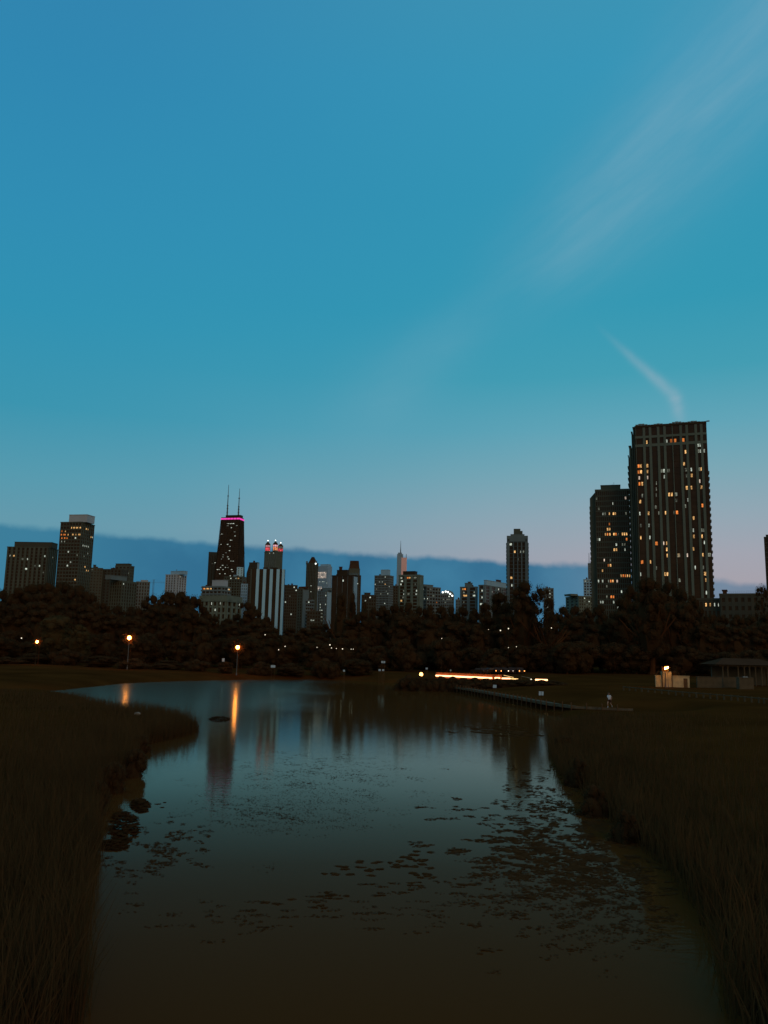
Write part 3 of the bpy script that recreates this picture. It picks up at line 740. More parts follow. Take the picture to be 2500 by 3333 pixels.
# --- turreted tower with red lanterns
b = building('turreted_tower', 'grey stone tower crowned by lantern turrets floodlit red, behind the striped white tower', 1750, 862, 920, 1794, 901, 'R', 38, nf=34, nb=6, ns=6, pier=.5, span=.25, mats=('olive_stone', 'grey_glass'), pier_out=.8, parapet=2, cat='skyscraper')
def turret(cx, cy, zb, r, ztop, m1, m2):
    oc = [(cx + r * math.cos(PI / 8 + PI / 4 * i), cy + r * math.sin(PI / 8 + PI / 4 * i)) for i in range(8)]
    sm = [(cx + r * .8 * math.cos(PI / 8 + PI / 4 * i), cy + r * .8 * math.sin(PI / 8 + PI / 4 * i)) for i in range(8)]
    h = ztop - zb
    t = MB().prism(oc, zb - .1, zb + h * .08).prism(oc, zb + h * .38, zb + h * .43).prism(sm, zb + .1, zb + h * .66).build('turret', M['olive_stone'], b.root)
    l1 = MB(); l2 = MB(); ps = MB()
    for i in range(8):
        a0, a1 = PI / 4 * i - .3, PI / 4 * i + .3
        q = [(cx + r * .8 * math.cos(a0), cy + r * .8 * math.sin(a0)), (cx + r * .95 * math.cos(a0), cy + r * .95 * math.sin(a0)), (cx + r * .95 * math.cos(a1), cy + r * .95 * math.sin(a1)), (cx + r * .8 * math.cos(a1), cy + r * .8 * math.sin(a1))]
        l1.prism(q, zb + h * .085, zb + h * .375); l2.prism(q, zb + h * .435, zb + h * .6)
        c = oc[i]; ps.tube((c[0], c[1], zb), (c[0], c[1], zb + h * .66), r * .07, n=4)
    ps.build('column', M['olive_stone'], t)
    l1.build('lantern', M[m1], t); l2.build('lantern', M[m2], t)
    big = [(cx + r * 1.08 * math.cos(PI / 8 + PI / 4 * i), cy + r * 1.08 * math.sin(PI / 8 + PI / 4 * i)) for i in range(8)]
    MB().prism(big, zb + h * .66, zb + h * .69).cone(big, zb + h * .69, (cx, cy, ztop)).build('roof', M['slate'], t)
    MB().ball((cx, cy, ztop + .8), 1.3, 8, 6).build('beacon', M['beacon'], t)
for px, py, yf, m1, m2 in ((872.5, 1761, .12, 'crown_red', 'crown_rose'), (897, 1760, .12, 'crown_orange', 'crown_rose'), (914, 1768, .85, 'crown_red', 'win_d')):
    p = loc_at(b, px, py, yf)
    turret(p.x, p.y, b.H, 7.2 / F_PX * 1750 * 1.15, p.z, m1, m2)
lit(b, [(700,710,'c'),(672,712,'c')], **S2)

# --- the striped tower
def striped():
    w = 110.0
    b = building('striped_tower', 'white and black striped tower with five broad white piers, tallest of the central cluster', 850, 819, 928, 1853, 925, 'R', 12, nf=40, nb=5, ns=2, pier=.3, span=.12,
                 mats=('black_metal', 'bronze_glass'), pier_out=.3, span_out=.18, frontbays=[(.01, .99)], cat='apartment tower')
    # broad white piers along the front
    W = b.W
    for fx in (.205, .415, .62, .825):
        MB().box(b.x0 + W * (fx - .045), -.9, 0, b.x0 + W * (fx + .045), .05, b.H - .05).build('pier', M['white_concrete'], b.root)
    MB().box(b.x1 - W * .055, -.9, 0, b.x1 + .5, b.Dp * .2, b.H - .05).build('pier', M['white_concrete'], b.root)
    MB().box(b.x0 - .5, -.6, 0, b.x0 + .7, .05, b.H - .05).build('pier', M['brick'], b.root)
    b.faces[0].bays = [(.5, W * .155), (W * .255, W * .365), (W * .465, W * .57), (W * .67, W * .775), (W * .875, W * .94)]
    on_roof(b, 857, 871, 1848, 'penthouse', 'black_metal', .1, .7); on_roof(b, 880, 903, 1848, 'penthouse', 'black_metal', .1, .7)
    lit(b, [(693,886,'c',6),(642,1012,'w',8),(750,1132,'w',6),(762,1132,'w',6),(740,1250,'c',4),(583,1062,'c',4)], **S2)
striped()
# --- mid-rise blocks right of it
b = building('brick_block', 'brown brick block touching the right side of the striped white tower', 900, 928, 968, 1904, None, None, nf=18, nb=6, pier=.45, span=.35, mats=('brown_brick', 'bronze_glass'), cat='apartment block')
lit(b, [(885,1025,'c',5),(808,1145,'c'),(862,1250,'c'),(850,1090,'d'),(902,1030,'c')], **S2)
b = building('brick_block', 'dark block with grey flat top and roof dome, left of the pointed tower', 950, 957, 1005, 1915, 985, 'R', 35, nf=18, nb=4, ns=3, pier=.45, span=.35, mats=('brick', 'bronze_glass'), side_wall='grey_stone', cat='apartment block')
on_roof(b, 975, 992, 1910, 'penthouse', 'dark_roof', .1, .7)
lit(b, [(912,1165,'d'),(905,1150,'d')], **S2)
b = building('low_block', 'low grey block with balcony bands in front of the pointed tower', 800, 996, 1022, 1952, None, None, nf=9, nb=4, pier=.25, span=.45, mats=('grey_stone', 'bronze_glass'), span_out=.7, cat='apartment block')
lit(b, [(1005,1150,'c',6)], **S2)
b = building('pointed_tower', 'ribbed stone tower with a steep dark pyramid roof', 1850, 998, 1036, 1832, 1028, 'R', 30, nf=44, nb=6, ns=3, pier=.45, span=.3, mats=('brick', 'bronze_glass'), pier_out=.6, cat='skyscraper')
q0, q1 = loc_at(b, 1003, 1831, .1), loc_at(b, 1032, 1831, .1); ap = loc_at(b, 1019, 1813, .5)
pl = [(b.x0 + 3, 2), (b.x1 - 1, 2), (b.x1 - 1, b.Dp - 2), (b.x0 + 3, b.Dp - 2)]; tp = [(ap.x - 2.2, b.Dp * .5 - 2), (ap.x + 2.2, b.Dp * .5 - 2), (ap.x + 2.2, b.Dp * .5 + 2), (ap.x - 2.2, b.Dp * .5 + 2)]
MB().prism(pl, b.H, ap.z, tp).build('roof', M['slate'], b.root)
for xx in (b.x0, b.x1):
    MB().prism([(xx - 1.6, 0), (xx + 1.6, 0), (xx + 1.6, 3.2), (xx - 1.6, 3.2)], b.H - 3, b.H + 4.5).build('corner_turret', M['grey_stone'], b.root)
MB().ball((b.x1 + .5, -1.2, b.H - 2), 1.8, 8, 6).build('floodlight', M['beacon'], b.root)
lit(b, [(1030,1005,'c',5),(1025,1055,'c',5),(1033,1055,'c')], **S2)
b = building('glass_tower', 'pale glass tower with bright lit office bands beside the pointed tower', 2000, 1036, 1081, 1842, 1068, 'R', 30, nf=40, nb=7, ns=4, pier=.1, span=.35, mats=('blue_white', 'blue_glass'), cat='office tower')
on_roof(b, 1043, 1069, 1837, 'penthouse', 'blue_white', .1, .8)
for rr in range(888, 936, 8):
    lit(b, [(x, rr, 'p', 6) for x in range(1095, 1172, 13)], **S2)
for rr in range(1006, 1048, 10): lit(b, [(x, rr, 'p', 5) for x in (1095, 1108, 1120)], **S2)
lit(b, [(x, 970, 'c', 5) for x in (1100, 1125, 1140, 1160)], **S2)
b = building('grey_block', 'grey concrete block with white lit windows in front of the pale glass tower', 900, 1036, 1080, 1922, 1064, 'R', 40, nf=18, nb=5, ns=1, pier=.4, span=.35, mats=('grey_stone', 'grey_glass'), side_wall='blue_white', cat='apartment block')
on_roof(b, 1050, 1075, 1915, 'penthouse', 'grey_stone', .1, .8)
lit(b, [(1105,1170,'c',6),(1112,1178,'c'),(1158,1170,'c'),(1110,1205,'c',7),(1130,1208,'c'),(1165,1095,'c'),(1160,1060,'d'),(1112,1235,'d'),(1130,1280,'d'),(1090,1270,'d')], **S2)
b = building('low_block', 'low dark block with ladder of grey windows below the grey concrete block', 780, 1000, 1052, 1988, None, None, nf=7, nb=6, pier=.35, span=.4, mats=('brown_brick', 'bronze_glass'), cat='apartment block')
lit(b, [(1040,1298,'c',7),(1030,1295,'c'),(1115,1240,'d',8),(1115,1262,'d',8),(1115,1285,'d',8),(1052,1310,'d')], **S2)
b = building('black_slab', 'black flat topped slab divided by thin white piers, behind a slender dark tree', 750, 1082, 1162, 1871, 1150, 'R', 28, nf=26, nb=4, ns=1, pier=.035, span=.0, mats=('black_metal', 'bronze_glass'), pier_out=.4, side_wall='blue_white', piermat='grey_stone', parapet=1.0, cat='apartment tower')
on_roof(b, 1097, 1130, 1856, 'penthouse', 'black_metal', .2, .75); on_roof(b, 1104, 1112, 1846, 'tank_house', 'dark_roof', .3, .5)
on_roof(b, 1137, 1160, 1866, 'penthouse', 'grey_stone', .2, .7)
lit(b, [(1300,960,'c',5)], **S2)
b = building('setback_tower', 'dark stone tower with tapered hood roof behind the black slab', 1500, 1133, 1175, 1872, None, None, nf=30, nb=6, pier=.45, span=.3, mats=('brown_brick', 'bronze_glass'), cat='high rise')
u0, u1, u2, u3 = loc_at(b, 1134.5, 1850, .1), loc_at(b, 1172, 1850, .1), loc_at(b, 1140, 1825, .3), loc_at(b, 1168, 1825, .3)
MB().box(u0.x, b.Dp * .05, b.H - .02, u1.x, b.Dp * .95, u0.z).build('upper_storeys', M['brick'], b.root)
MB().prism([(u0.x + 1, 1), (u1.x - 1, 1), (u1.x - 1, b.Dp * .94), (u0.x + 1, b.Dp * .94)], u0.z, u2.z, [(u2.x, b.Dp * .2), (u3.x, b.Dp * .2), (u3.x, b.Dp * .8), (u2.x, b.Dp * .8)]).build('roof', M['slate'], b.root)
lit(b, [(1437,985,'c',5)], **S2)
b = building('low_block', 'low dim block with one bright lamp between the black slab and the grid tower', 800, 1178, 1224, 1936, None, None, nf=9, nb=6, pier=.4, span=.4, mats=('brown_brick', 'bronze_glass'), cat='apartment block')
on_roof(b, 1186, 1206, 1930, 'penthouse', 'brown_brick')
lit(b, [(1545,1110,'c',7),(1500,1140,'c',5),(1500,1155,'c',5),(1500,1170,'c',5)], **S2)
b = building('grid_tower', 'pale concrete tower with a fine square window grid, left of the distant spire', 1100, 1220, 1281, 1872, 1266, 'R', 25, nf=24, nb=10, ns=5, pier=.3, span=.35, mats=('grey_stone', 'bronze_glass'), side_wall=None, cat='apartment tower')
on_roof(b, 1240, 1263, 1855, 'penthouse', 'blue_white', .2, .7)
lit(b, [(8,790,'w',5),(15,800,'w'),(8,740,'c'),(40,830,'c'),(40,885,'c'),(10,965,'c'),(-15,790,'c'),(-40,785,'c'),(-70,800,'c'),(-60,850,'d'),(-30,880,'d'),(20,860,'d')], **S3)
# --- distant spire pair
b = building('spire_tower', 'slender blue glass tower with a needle spire, farthest on the skyline', 3100, 1293, 1310, 1803, None, None, nf=50, nb=4, pier=.1, span=.3, mats=('blue_white', 'blue_glass'), cat='skyscraper')
p = loc_at(b, 1304, 1799, .4); p2 = loc_at(b, 1304, 1760, .4)
MB().box(b.x0 + 3, 3, b.H, b.x1 - 2, b.Dp - 3, p.z).build('crown', M['blue_glass'], b.root)
MB().tube((p.x, p.y, p.z), (p.x, p.y, p.z + (p2.z - p.z) * .35), 2.2, 1.4, n=6).tube((p.x, p.y, p.z + (p2.z - p.z) * .35), (p.x, p.y, p2.z), 1.2, .5, n=6).build('spire', M['mast_steel'], b.root)
sh = loc_at(b, 1291, 1868, .0); MB().box(sh.x, 2, 0, b.x0 - .4, b.Dp - 2, loc_at(b, 1291, 1855, 0).z).build('lower_shaft', M['blue_glass'], b.root)
b = building('sunset_tower', 'pink sunset lit tower with two small roof masts right of the needle spire', 2600, 1307, 1324, 1815, None, None, nf=40, nb=3, pier=.86, span=.8, mats=('sunset_pink', 'sunset_pink'), cat='skyscraper')
for px in (1311.5, 1322.5):
    p = loc_at(b, px, 1803, .3); MB().tube((p.x, p.y, b.H - 1), (p.x, p.y, p.z), 1.1, .7, n=6).build('mast', M['steel'], b.root)
b = building('dark_block', 'narrow dark block filling the gap left of the three bay concrete block', 950, 1281, 1302, 1906, None, None, nf=12, nb=3, pier=.4, span=.4, mats=('brown_brick', 'bronze_glass'), cat='apartment block')
b = building('three_bay_block', 'pale concrete block with three dark window bays and dark roof house', 800, 1300, 1376, 1870, 1363, 'R', 22, nf=15, nb=3, ns=1, pier=.36, span=.22, mats=('cream', 'bronze_glass'), pier_out=.7, side_wall='cream', parapet=1.4, cat='apartment block')
on_roof(b, 1312, 1350, 1860, 'penthouse', 'black_metal', .1, .75)
lit(b, [(205,740,'o',7),(222,740,'w',8),(150,757,'c',9),(155,775,'c',10),(145,795,'c',6),(150,943,'w',8),(285,868,'c',6),(280,885,'c',9),(180,880,'c',4),(270,740,'d',14),(170,860,'d'),(165,915,'d',10),(270,800,'d',8),(212,900,'d',9)], **S3)
b = building('banded_block', 'low block with horizontal window bands right of the three bay concrete block', 820, 1376, 1434, 1909, 1389, 'L', 40, nf=10, nb=5, ns=3, pier=.3, span=.45, mats=('grey_stone', 'bronze_glass'), cat='apartment block')
on_roof(b, 1380, 1410, 1904, 'penthouse', 'grey_stone', .2, .7)
lit(b, [(345,930,'c'),(455,945,'o'),(345,845,'c'),(375,930,'c'),(400,850,'d',9),(440,890,'d',7),(420,905,'d',8),(465,840,'d')], **S3)
b = building('bulb_roof_block', 'small domed grey block with a row of bright bulbs along its roof', 900, 1435, 1477, 1934, None, None, nf=10, nb=7, pier=.4, span=.4, mats=('grey_stone', 'bronze_glass'), cat='apartment block')
dm = MB(); xx0, xx1 = b.x0, b.x1; cxx = (xx0 + xx1) / 2; rw = (xx1 - xx0) / 2
nseg = 10
pf = [(cxx - rw * math.cos(PI * i / nseg), b.H + 4.2 * math.sin(PI * i / nseg)) for i in range(nseg + 1)]
n0 = len(dm.v)
for yy in (0.0, b.Dp): dm.v += [(x, yy, z) for x, z in pf]
k = nseg + 1
dm.f += [tuple(range(0, k)), tuple(range(2 * k - 1, k - 1, -1))] + [(i + 1, i, k + i, k + i + 1) for i in range(nseg)]
dm.build('roof', M['grey_stone'], b.root)
for x, y in ((508,870),(533,864),(553,869),(572,884),(590,900)):
    p = loc_at(b, 1250 + x * .3767, 1600 + y * .3767, -.02); MB().ball(p, 1.0, 8, 6).build('bulb', M['beacon'], b.root)
lit(b, [(555,900,'c'),(530,950,'d'),(545,930,'d'),(565,930,'d'),(515,925,'d'),(585,940,'d')], **S3)
b = building('low_block', 'tiny low roof just left of the lit twin bay block', 950, 1484, 1502, 1951, None, None, nf=6, nb=4, pier=.5, span=.4, mats=('grey_stone', 'bronze_glass'), cat='apartment block')
b = building('twin_bay_block', 'mid rise concrete block with orange lit corner room and small roof house', 800, 1499, 1554, 1909, 1552, 'R', 20, nf=9, nb=2, ns=1, pier=.35, span=.2, mats=('grey_stone', 'bronze_glass'), pier_out=.5, cat='apartment block')
on_roof(b, 1513, 1537, 1898, 'penthouse', 'grey_stone', .15, .7); on_roof(b, 1523, 1532, 1894, 'roof_house', 'dark_roof', .3, .5)
lit(b, [(683,827,'w',7),(700,827,'o',8),(695,903,'w',12),(715,903,'w',8),(775,905,'c',7),(790,905,'c'),(690,960,'d'),(780,870,'d'),(690,870,'d',9)], **S3)
b = building('twin_bay_block', 'long pale concrete block running behind the airy tree, left of the dark balcony tower', 780, 1559, 1652, 1903, 1577, 'L', 62, nf=10, nb=4, ns=1, pier=.45, span=.2, mats=('grey_stone', 'bronze_glass'), pier_out=.4, cat='apartment block')
on_roof(b, 1584, 1648, 1894, 'penthouse', 'blue_white', .1, .6); on_roof(b, 1618, 1631, 1889, 'roof_house', 'dark_roof', .2, .4)
lit(b, [(848,852,'c',6),(847,925,'c',6),(818,965,'c'),(843,968,'c',6),(920,855,'c'),(933,855,'c',6),(1000,812,'w',7),(990,815,'c')], **S3)
# --- tower with balconies
b = building('balcony_tower', 'solitary dark tower with pale frame, three thin piers and rippled balcony edges', 600, 1652, 1716, 1744, None, None, nf=32, nb=4, pier=.06, span=.07, mats=('grey_stone', 'bronze_glass'), depth=22, pier_out=.5,
             frontbays=[(1.0, 4.0), (4.4, 7.2), (7.6, 10.2), (10.6, 13.4)], cat='apartment tower', parapet=2.2)
W = b.W
b.faces[0].bays = [(W * .11, W * .30), (W * .325, W * .50), (W * .525, W * .69), (W * .715, W * .88)]
MB().box(b.x0 - .3, -.9, 0, b.x0 + W * .10, 0, b.H - 2.25).build('frame', M['grey_stone'], b.root); MB().box(b.x1 - W * .11, -.9, 0, b.x1 + .3, 0, b.H - 2.25).build('frame', M['grey_stone'], b.root)
MB().box(b.x0 - .3, -.9, b.H - 4.4, b.x1 + .3, 0, b.H - 2.3).build('frame', M['grey_stone'], b.root)
for fx in (.312, .512, .702): MB().box(b.x0 + W * fx - .22, -.75, 0, b.x0 + W * fx + .22, -.05, b.H - 4.45).build('pier', M['grey_stone'], b.root)
fh = (b.H - 2.2) / 32
for k in range(2, 32):
    m_ = MB().box(b.x0 - 1.1, 3, k * fh - .9, b.x0 - .36, 18, k * fh + .15).box(b.x1 + .36, 3, k * fh - .9, b.x1 + 1.1, 18, k * fh + .15)
    m_.build('balcony', M['grey_stone'], b.root)
on_roof(b, 1672, 1694, 1721, 'penthouse', 'brick', .2, .7, lip=False); on_roof(b, 1693, 1701, 1728, 'penthouse', 'brick', .2, .7, lip=False); on_roof(b, 1663, 1706, 1740, 'roof_deck', 'grey_stone', .15, .75)
lit(b, [(1098,415,'c',9),(1087,460,'c',6),(1100,460,'c',6),(1122,526,'w',7),(1180,523,'d',5),(1205,523,'d',7),(1180,515,'c',3),(1100,733,'w',9),(1105,800,'c'),(1112,803,'d'),(1155,575,'d',3)], **S3)
b = building('low_block', 'small grey block showing through the gaps of the airy tree, right of the balcony tower', 800, 1770, 1801, 1914, None, None, nf=9, nb=4, pier=.4, span=.4, mats=('grey_stone', 'bronze_glass'), cat='apartment block')
scatter(b, 7, 'cccd', 9, .3, (0,))
b = building('low_block', 'low pale roofs beyond the trees, left of the sloping shouldered dark tower', 850, 1842, 1928, 1939, 1884, 'L', 30, nf=6, nb=6, ns=3, pier=.5, span=.45, mats=('cream', 'bronze_glass'), cat='apartment block')
on_roof(b, 1858, 1880, 1934, 'penthouse', 'cream', .1, .6)
lit(b, [(58,1510,'c'),(95,1560,'c'),(70,1550,'d'),(85,1585,'d')], **S4)
b = building('white_frame_block', 'small white framed block peeping out left of the sloping shouldered dark tower', 1000, 1900, 1926, 1885, None, None, nf=14, nb=3, pier=.4, span=.4, mats=('blue_white', 'bronze_glass'), cat='apartment block')
lit(b, [(75,1412,'c'),(95,1395,'d'),(92,1480,'d')], **S4)
b = building('slim_shaft', 'slim grey shaft with aerial behind the small white framed block', 1300, 1914, 1926, 1833, None, None, nf=24, nb=2, pier=.5, span=.4, mats=('grey_stone', 'grey_glass'), cat='high rise')
p = loc_at(b, 1917, 1800, .3); MB().tube((p.x, p.y, b.H), (p.x, p.y, p.z), .5, .3, n=5).build('mast', M['mast_steel'], b.root)

# --- the two near towers on the right
b = building('sloped_shoulder_tower', 'dark ribbed apartment tower with sloping left shoulder, second largest, left of the tallest', 480, 1938, 2045.5, 1592, None, None, nf=33, nb=16, pier=.3, span=.22, mats=('brick', 'bronze_glass'), depth=26, cat='apartment tower', pier_out=.3, parapet=1.0)
lw = loc_at(b, 1920.5, 1627, .3)
mm = MB(); zz = lw.z
xs = [lw.x, b.x0 - .4]
mm.box(xs[0], 3, 0, xs[1], 24, zz)
k = len(mm.v); mm.v += [(xs[0], 3, zz), (xs[1], 3, zz), (xs[1], 3, b.H - 1.2), (xs[0], 24, zz), (xs[1], 24, zz), (xs[1], 24, b.H - 1.2)]
mm.f += [(k, k+1, k+2), (k+3, k+5, k+4), (k, k+2, k+5, k+3)]
mm.build('shoulder', M['brick'], b.root)
sl = MB(); fh = (b.H - 1) / 33
for k in range(4, int(zz / fh)): sl.box(xs[0] - .35, 3.3, k * fh - .5, xs[0] - .02, 23.7, k * fh + .6)
sl.build('balcony_slabs', M['brick'], b.root)
on_roof(b, 1956, 2018, 1580, 'penthouse', 'brick', .2, .75)
p = loc_at(b, 1998, 1570, .4); MB().tube((p.x, p.y, b.H), (p.x, p.y, p.z), .12, .08, n=5).tube((p.x - 1, p.y, b.H), (p.x - 1, p.y, p.z - 1), .1, .06, n=5).build('aerial', M['mast_steel'], b.root)
lit(b, [(372,745,'p',7),(283,800,'c',3),(200,890,'c'),(225,885,'d'),(257,882,'w'),(290,887,'w',7),(303,885,'w'),(388,887,'d',8),(250,945,'o',5),(245,1000,'w',6),(262,1010,'w',6),(225,1030,'w'),(240,1030,'o'),(262,1035,'w'),(290,1032,'w',6),(303,1030,'o'),(360,1030,'w'),(378,1032,'w',6),(393,1032,'w'),(390,1063,'o',6),(178,1100,'c',8),(165,1100,'d'),(305,1120,'c',8),(372,1125,'d',7),(378,1160,'c',4),(298,1180,'w',7),(315,1180,'w',7),(218,1243,'p',4),(268,1268,'w',8),(208,1303,'w'),(245,1300,'o',5),(265,1240,'d'),(340,1357,'w'),(358,1357,'o'),(375,1357,'o'),(395,1357,'w'),(412,1357,'w'),(265,1388,'o'),(280,1388,'w'),(315,1390,'p',6),(210,1385,'d'),(178,1415,'c'),(208,1418,'c',6),(268,1412,'w',7),(290,1415,'o'),(318,1417,'w',9),(245,1415,'d'),(190,1560,'c'),(205,1560,'c'),(275,1533,'o',10),(290,1540,'o',6),(292,1570,'c'),(347,1478,'c'),(327,1622,'c',6),(238,1530,'d'),(235,1450,'d'),(165,770,'d',9),(180,858,'d',9),(350,1100,'d'),(330,1035,'d')], wpx=5, **S4)

def tallest():
    D = 450.0
    C = at(2182, 1380, D)
    fr = [0, .115, .20, .31, .396, .5, .613, .694, .813, .887, 1.0]
    W0 = (2296 - 2068) / F_PX * (C - CAM).dot(FWD)
    wide, thin = .034, .010
    edges = []
    for i in range(len(fr) - 1):
        a, c = fr[i], fr[i + 1]
        wa = .012 if i == 0 else (thin if fr[i] == .5 else wide); wc = .012 if i == len(fr) - 2 else (thin if fr[i + 1] == .5 else wide)
        edges.append(((a + wa / 2) * W0, (c - wc / 2) * W0))
    b = building('tallest_apartment_tower', 'tallest dark apartment tower at right with stone piers and many warm lit windows', D, 2068, 2296, 1380, None, None, nf=39, keep=True, span=.10, mats=('black_metal', 'bronze_glass'),
                 depth=30, ns=8, side_pier=.3, frontbays=edges, cat='apartment tower', pier_out=.5, span_out=.10, parapet=1.2, piermat='olive_stone')
    fh = (b.H - 1.2) / 39
    # stone bands of the crown: under the tall top windows and under the lit storey
    def zrow(y): return loc_at(b, 2182, y, 0).z
    for y0, y1, nm in ((1414, 1421.5, 'crown_band'), (1441, 1450, 'crown_band'), (1380, 1386, 'crown_band')):
        MB().box(b.x0 - .4, -.45, zrow(y1), b.x1 + .4, -.12, zrow(y0)).build(nm, M['olive_stone'], b.root)
    MB().box(b.x0 + .1, -.2, zrow(1414) + .02, b.x1 - .1, -.11, zrow(1386) - .02).build('crown_glazing', M['bronze_glass'], b.root)
    # spandrels are dark metal inside the bays
    # rippled parapet
    mm = MB(); n = 24
    for i in range(n):
        a = b.x0 + W0 * i / n; h = .5 + .35 * math.sin(i * 1.1) + .25 * math.sin(i * .47 + 1)
        mm.box(a + .03, -.8, b.H, a + W0 / n - .03, .4, b.H + max(.12, h))
    mm.build('parapet', M['grey_stone'], b.root)
    # stepped shoulder on the left
    px = b.x0 - .55
    for (xl, yt, y0, y1) in ((2060, 1392, 2, 28), (2055, 1407, 3.5, 26.5), (2047.5, 1453, 5, 25), (2045, 1484, 6.5, 23.5)):
        q = loc_at(b, xl, yt, y0 / 30)
        MB().box(q.x, y0, 0, px, y1, q.z).box(q.x - .3, y0 - .3, q.z, px - .02, y1 + .3, q.z + .35).build('stepped_shoulder', M['brick'], b.root)
        px = q.x - .36
    sl = MB(); zt = loc_at(b, 2045, 1490, .2).z
    for k in range(3, int(zt / fh)): sl.box(px - .30, 8.5, k * fh - .5, px + .34, 21, k * fh + .55)
    sl.build('balcony_slabs', M['brick'], b.root)
    # balconies down the right edge
    for k in range(2, 32):
        MB().box(b.x1 + .55, 2, k * fh - .25, b.x1 + 1.1, 8, k * fh + .85).build('balcony', M['grey_stone'], b.root)
    b.faces[0].bays = [((a if i == 0 else a), c) for i, (a, c) in enumerate(edges)]
    lit(b, [(485,310,'w',14),(546,322,'w',5),(695,315,'c',6),(742,310,'o',9),(765,310,'o',9),(815,303,'o',9),(928,365,'c',5),(965,370,'c',6),(928,395,'d'),(968,405,'c',5),(983,405,'c'),(860,408,'w',7),(822,478,'w',7),(483,517,'o',8),(500,517,'w',8),(550,515,'w',8),(483,552,'o',8),(502,555,'w',8),(552,555,'w',7),(488,585,'p',6),(552,588,'p',5),(697,530,'c',6),(700,552,'d',5),(720,552,'d',5),(697,602,'c',5),(650,553,'d',9),(870,543,'d',9),(890,545,'c',5),(935,548,'d',6),(973,548,'w',5),(893,585,'w',8),(868,590,'d'),(490,660,'o',7),(512,662,'w',6),(868,660,'w',8),(890,660,'w',6),(937,655,'p',5),(978,660,'w',8),(720,740,'w',8),(740,740,'w',7),(770,740,'d',10),(495,775,'w',8),(873,775,'c',3),(990,810,'o',7),(615,808,'d',8),(707,855,'w',5),(755,860,'d',4),(780,880,'o',9),(493,885,'c',4),(560,878,'w',7),(908,920,'w',7),(563,950,'c',5),(500,955,'d',7),(905,993,'c',5),(952,993,'d',5),(1000,990,'d',8),(500,1065,'w',5),(570,1070,'c',4),(910,1068,'w',7),(955,1065,'w',5),(668,1107,'p',4),(715,1107,'w',5),(995,1103,'c',4),(1010,1105,'c',4),(622,1135,'o',11),(905,1140,'w',6),(717,1150,'w',6),(720,1182,'w',4),(958,1178,'w',6),(793,1220,'w',9),(860,1220,'p',5),(783,1190,'d',12),(510,1250,'o',10),(575,1253,'w',5),(920,1290,'c',4),(965,1290,'d',5),(620,1288,'d',5),(680,1328,'w',6),(723,1333,'w',7),(725,1365,'c',5),(1013,1328,'w',9),(1010,1372,'w',5),(497,1365,'c',4),(512,735,'d'),(768,785,'d',9),(830,805,'d',5),(1015,1178,'d',12),(640,895,'d',5),(800,1405,'d',8),(1010,1480,'c',5),(620,640,'d',3),(620,700,'d',3),(620,760,'d',3)], wpx=6, **S4)
    return b
tallest()
# --- far right
b = building('cut_off_tower', 'dark tower cut off by the right edge of the photo', 520, 2488, 2560, 1746, None, None, nf=26, nb=6, pier=.3, span=.3, mats=('brown_brick', 'bronze_glass'), depth=20, cat='apartment tower')
on_roof(b, 2494, 2540, 1741, 'penthouse', 'brown_brick')
b = building('flat_roofed_hall', 'long low black hall with flat railed roof at far right', 300, 2344, 2600, 1931, None, None, nf=3, nb=12, pier=.5, span=.5, mats=('brown_brick', 'bronze_glass'), depth=22, cat='hall')
mm = MB()
for i in range(28):
    xx = b.x0 + 3 + i * (b.W - 6) / 27; mm.tube((xx, .5, b.H), (xx, .5, b.H + .9), .025, n=4)
for zz in (.45, .9): mm.tube((b.x0 + 3, .5, b.H + zz), (b.x1 - 3, .5, b.H + zz), .025, n=4)
mm.build('railing', M['mast_steel'], b.root)
on_roof(b, 2352, 2364, 1922, 'roof_house', 'dark_roof', .1, .4)
b = building('flat_roofed_hall', 'lower black wing with a few lit windows left of the long railed hall', 310, 2262, 2343, 1947, None, None, nf=3, nb=6, pier=.4, span=.4, mats=('brown_brick', 'bronze_glass'), depth=14, cat='hall')
lit(b, [(1008,1612,'w',6),(1045,1612,'w',5),(1040,1605,'d'),(1075,1560,'c',4),(1100,1603,'c',3)], **S4)

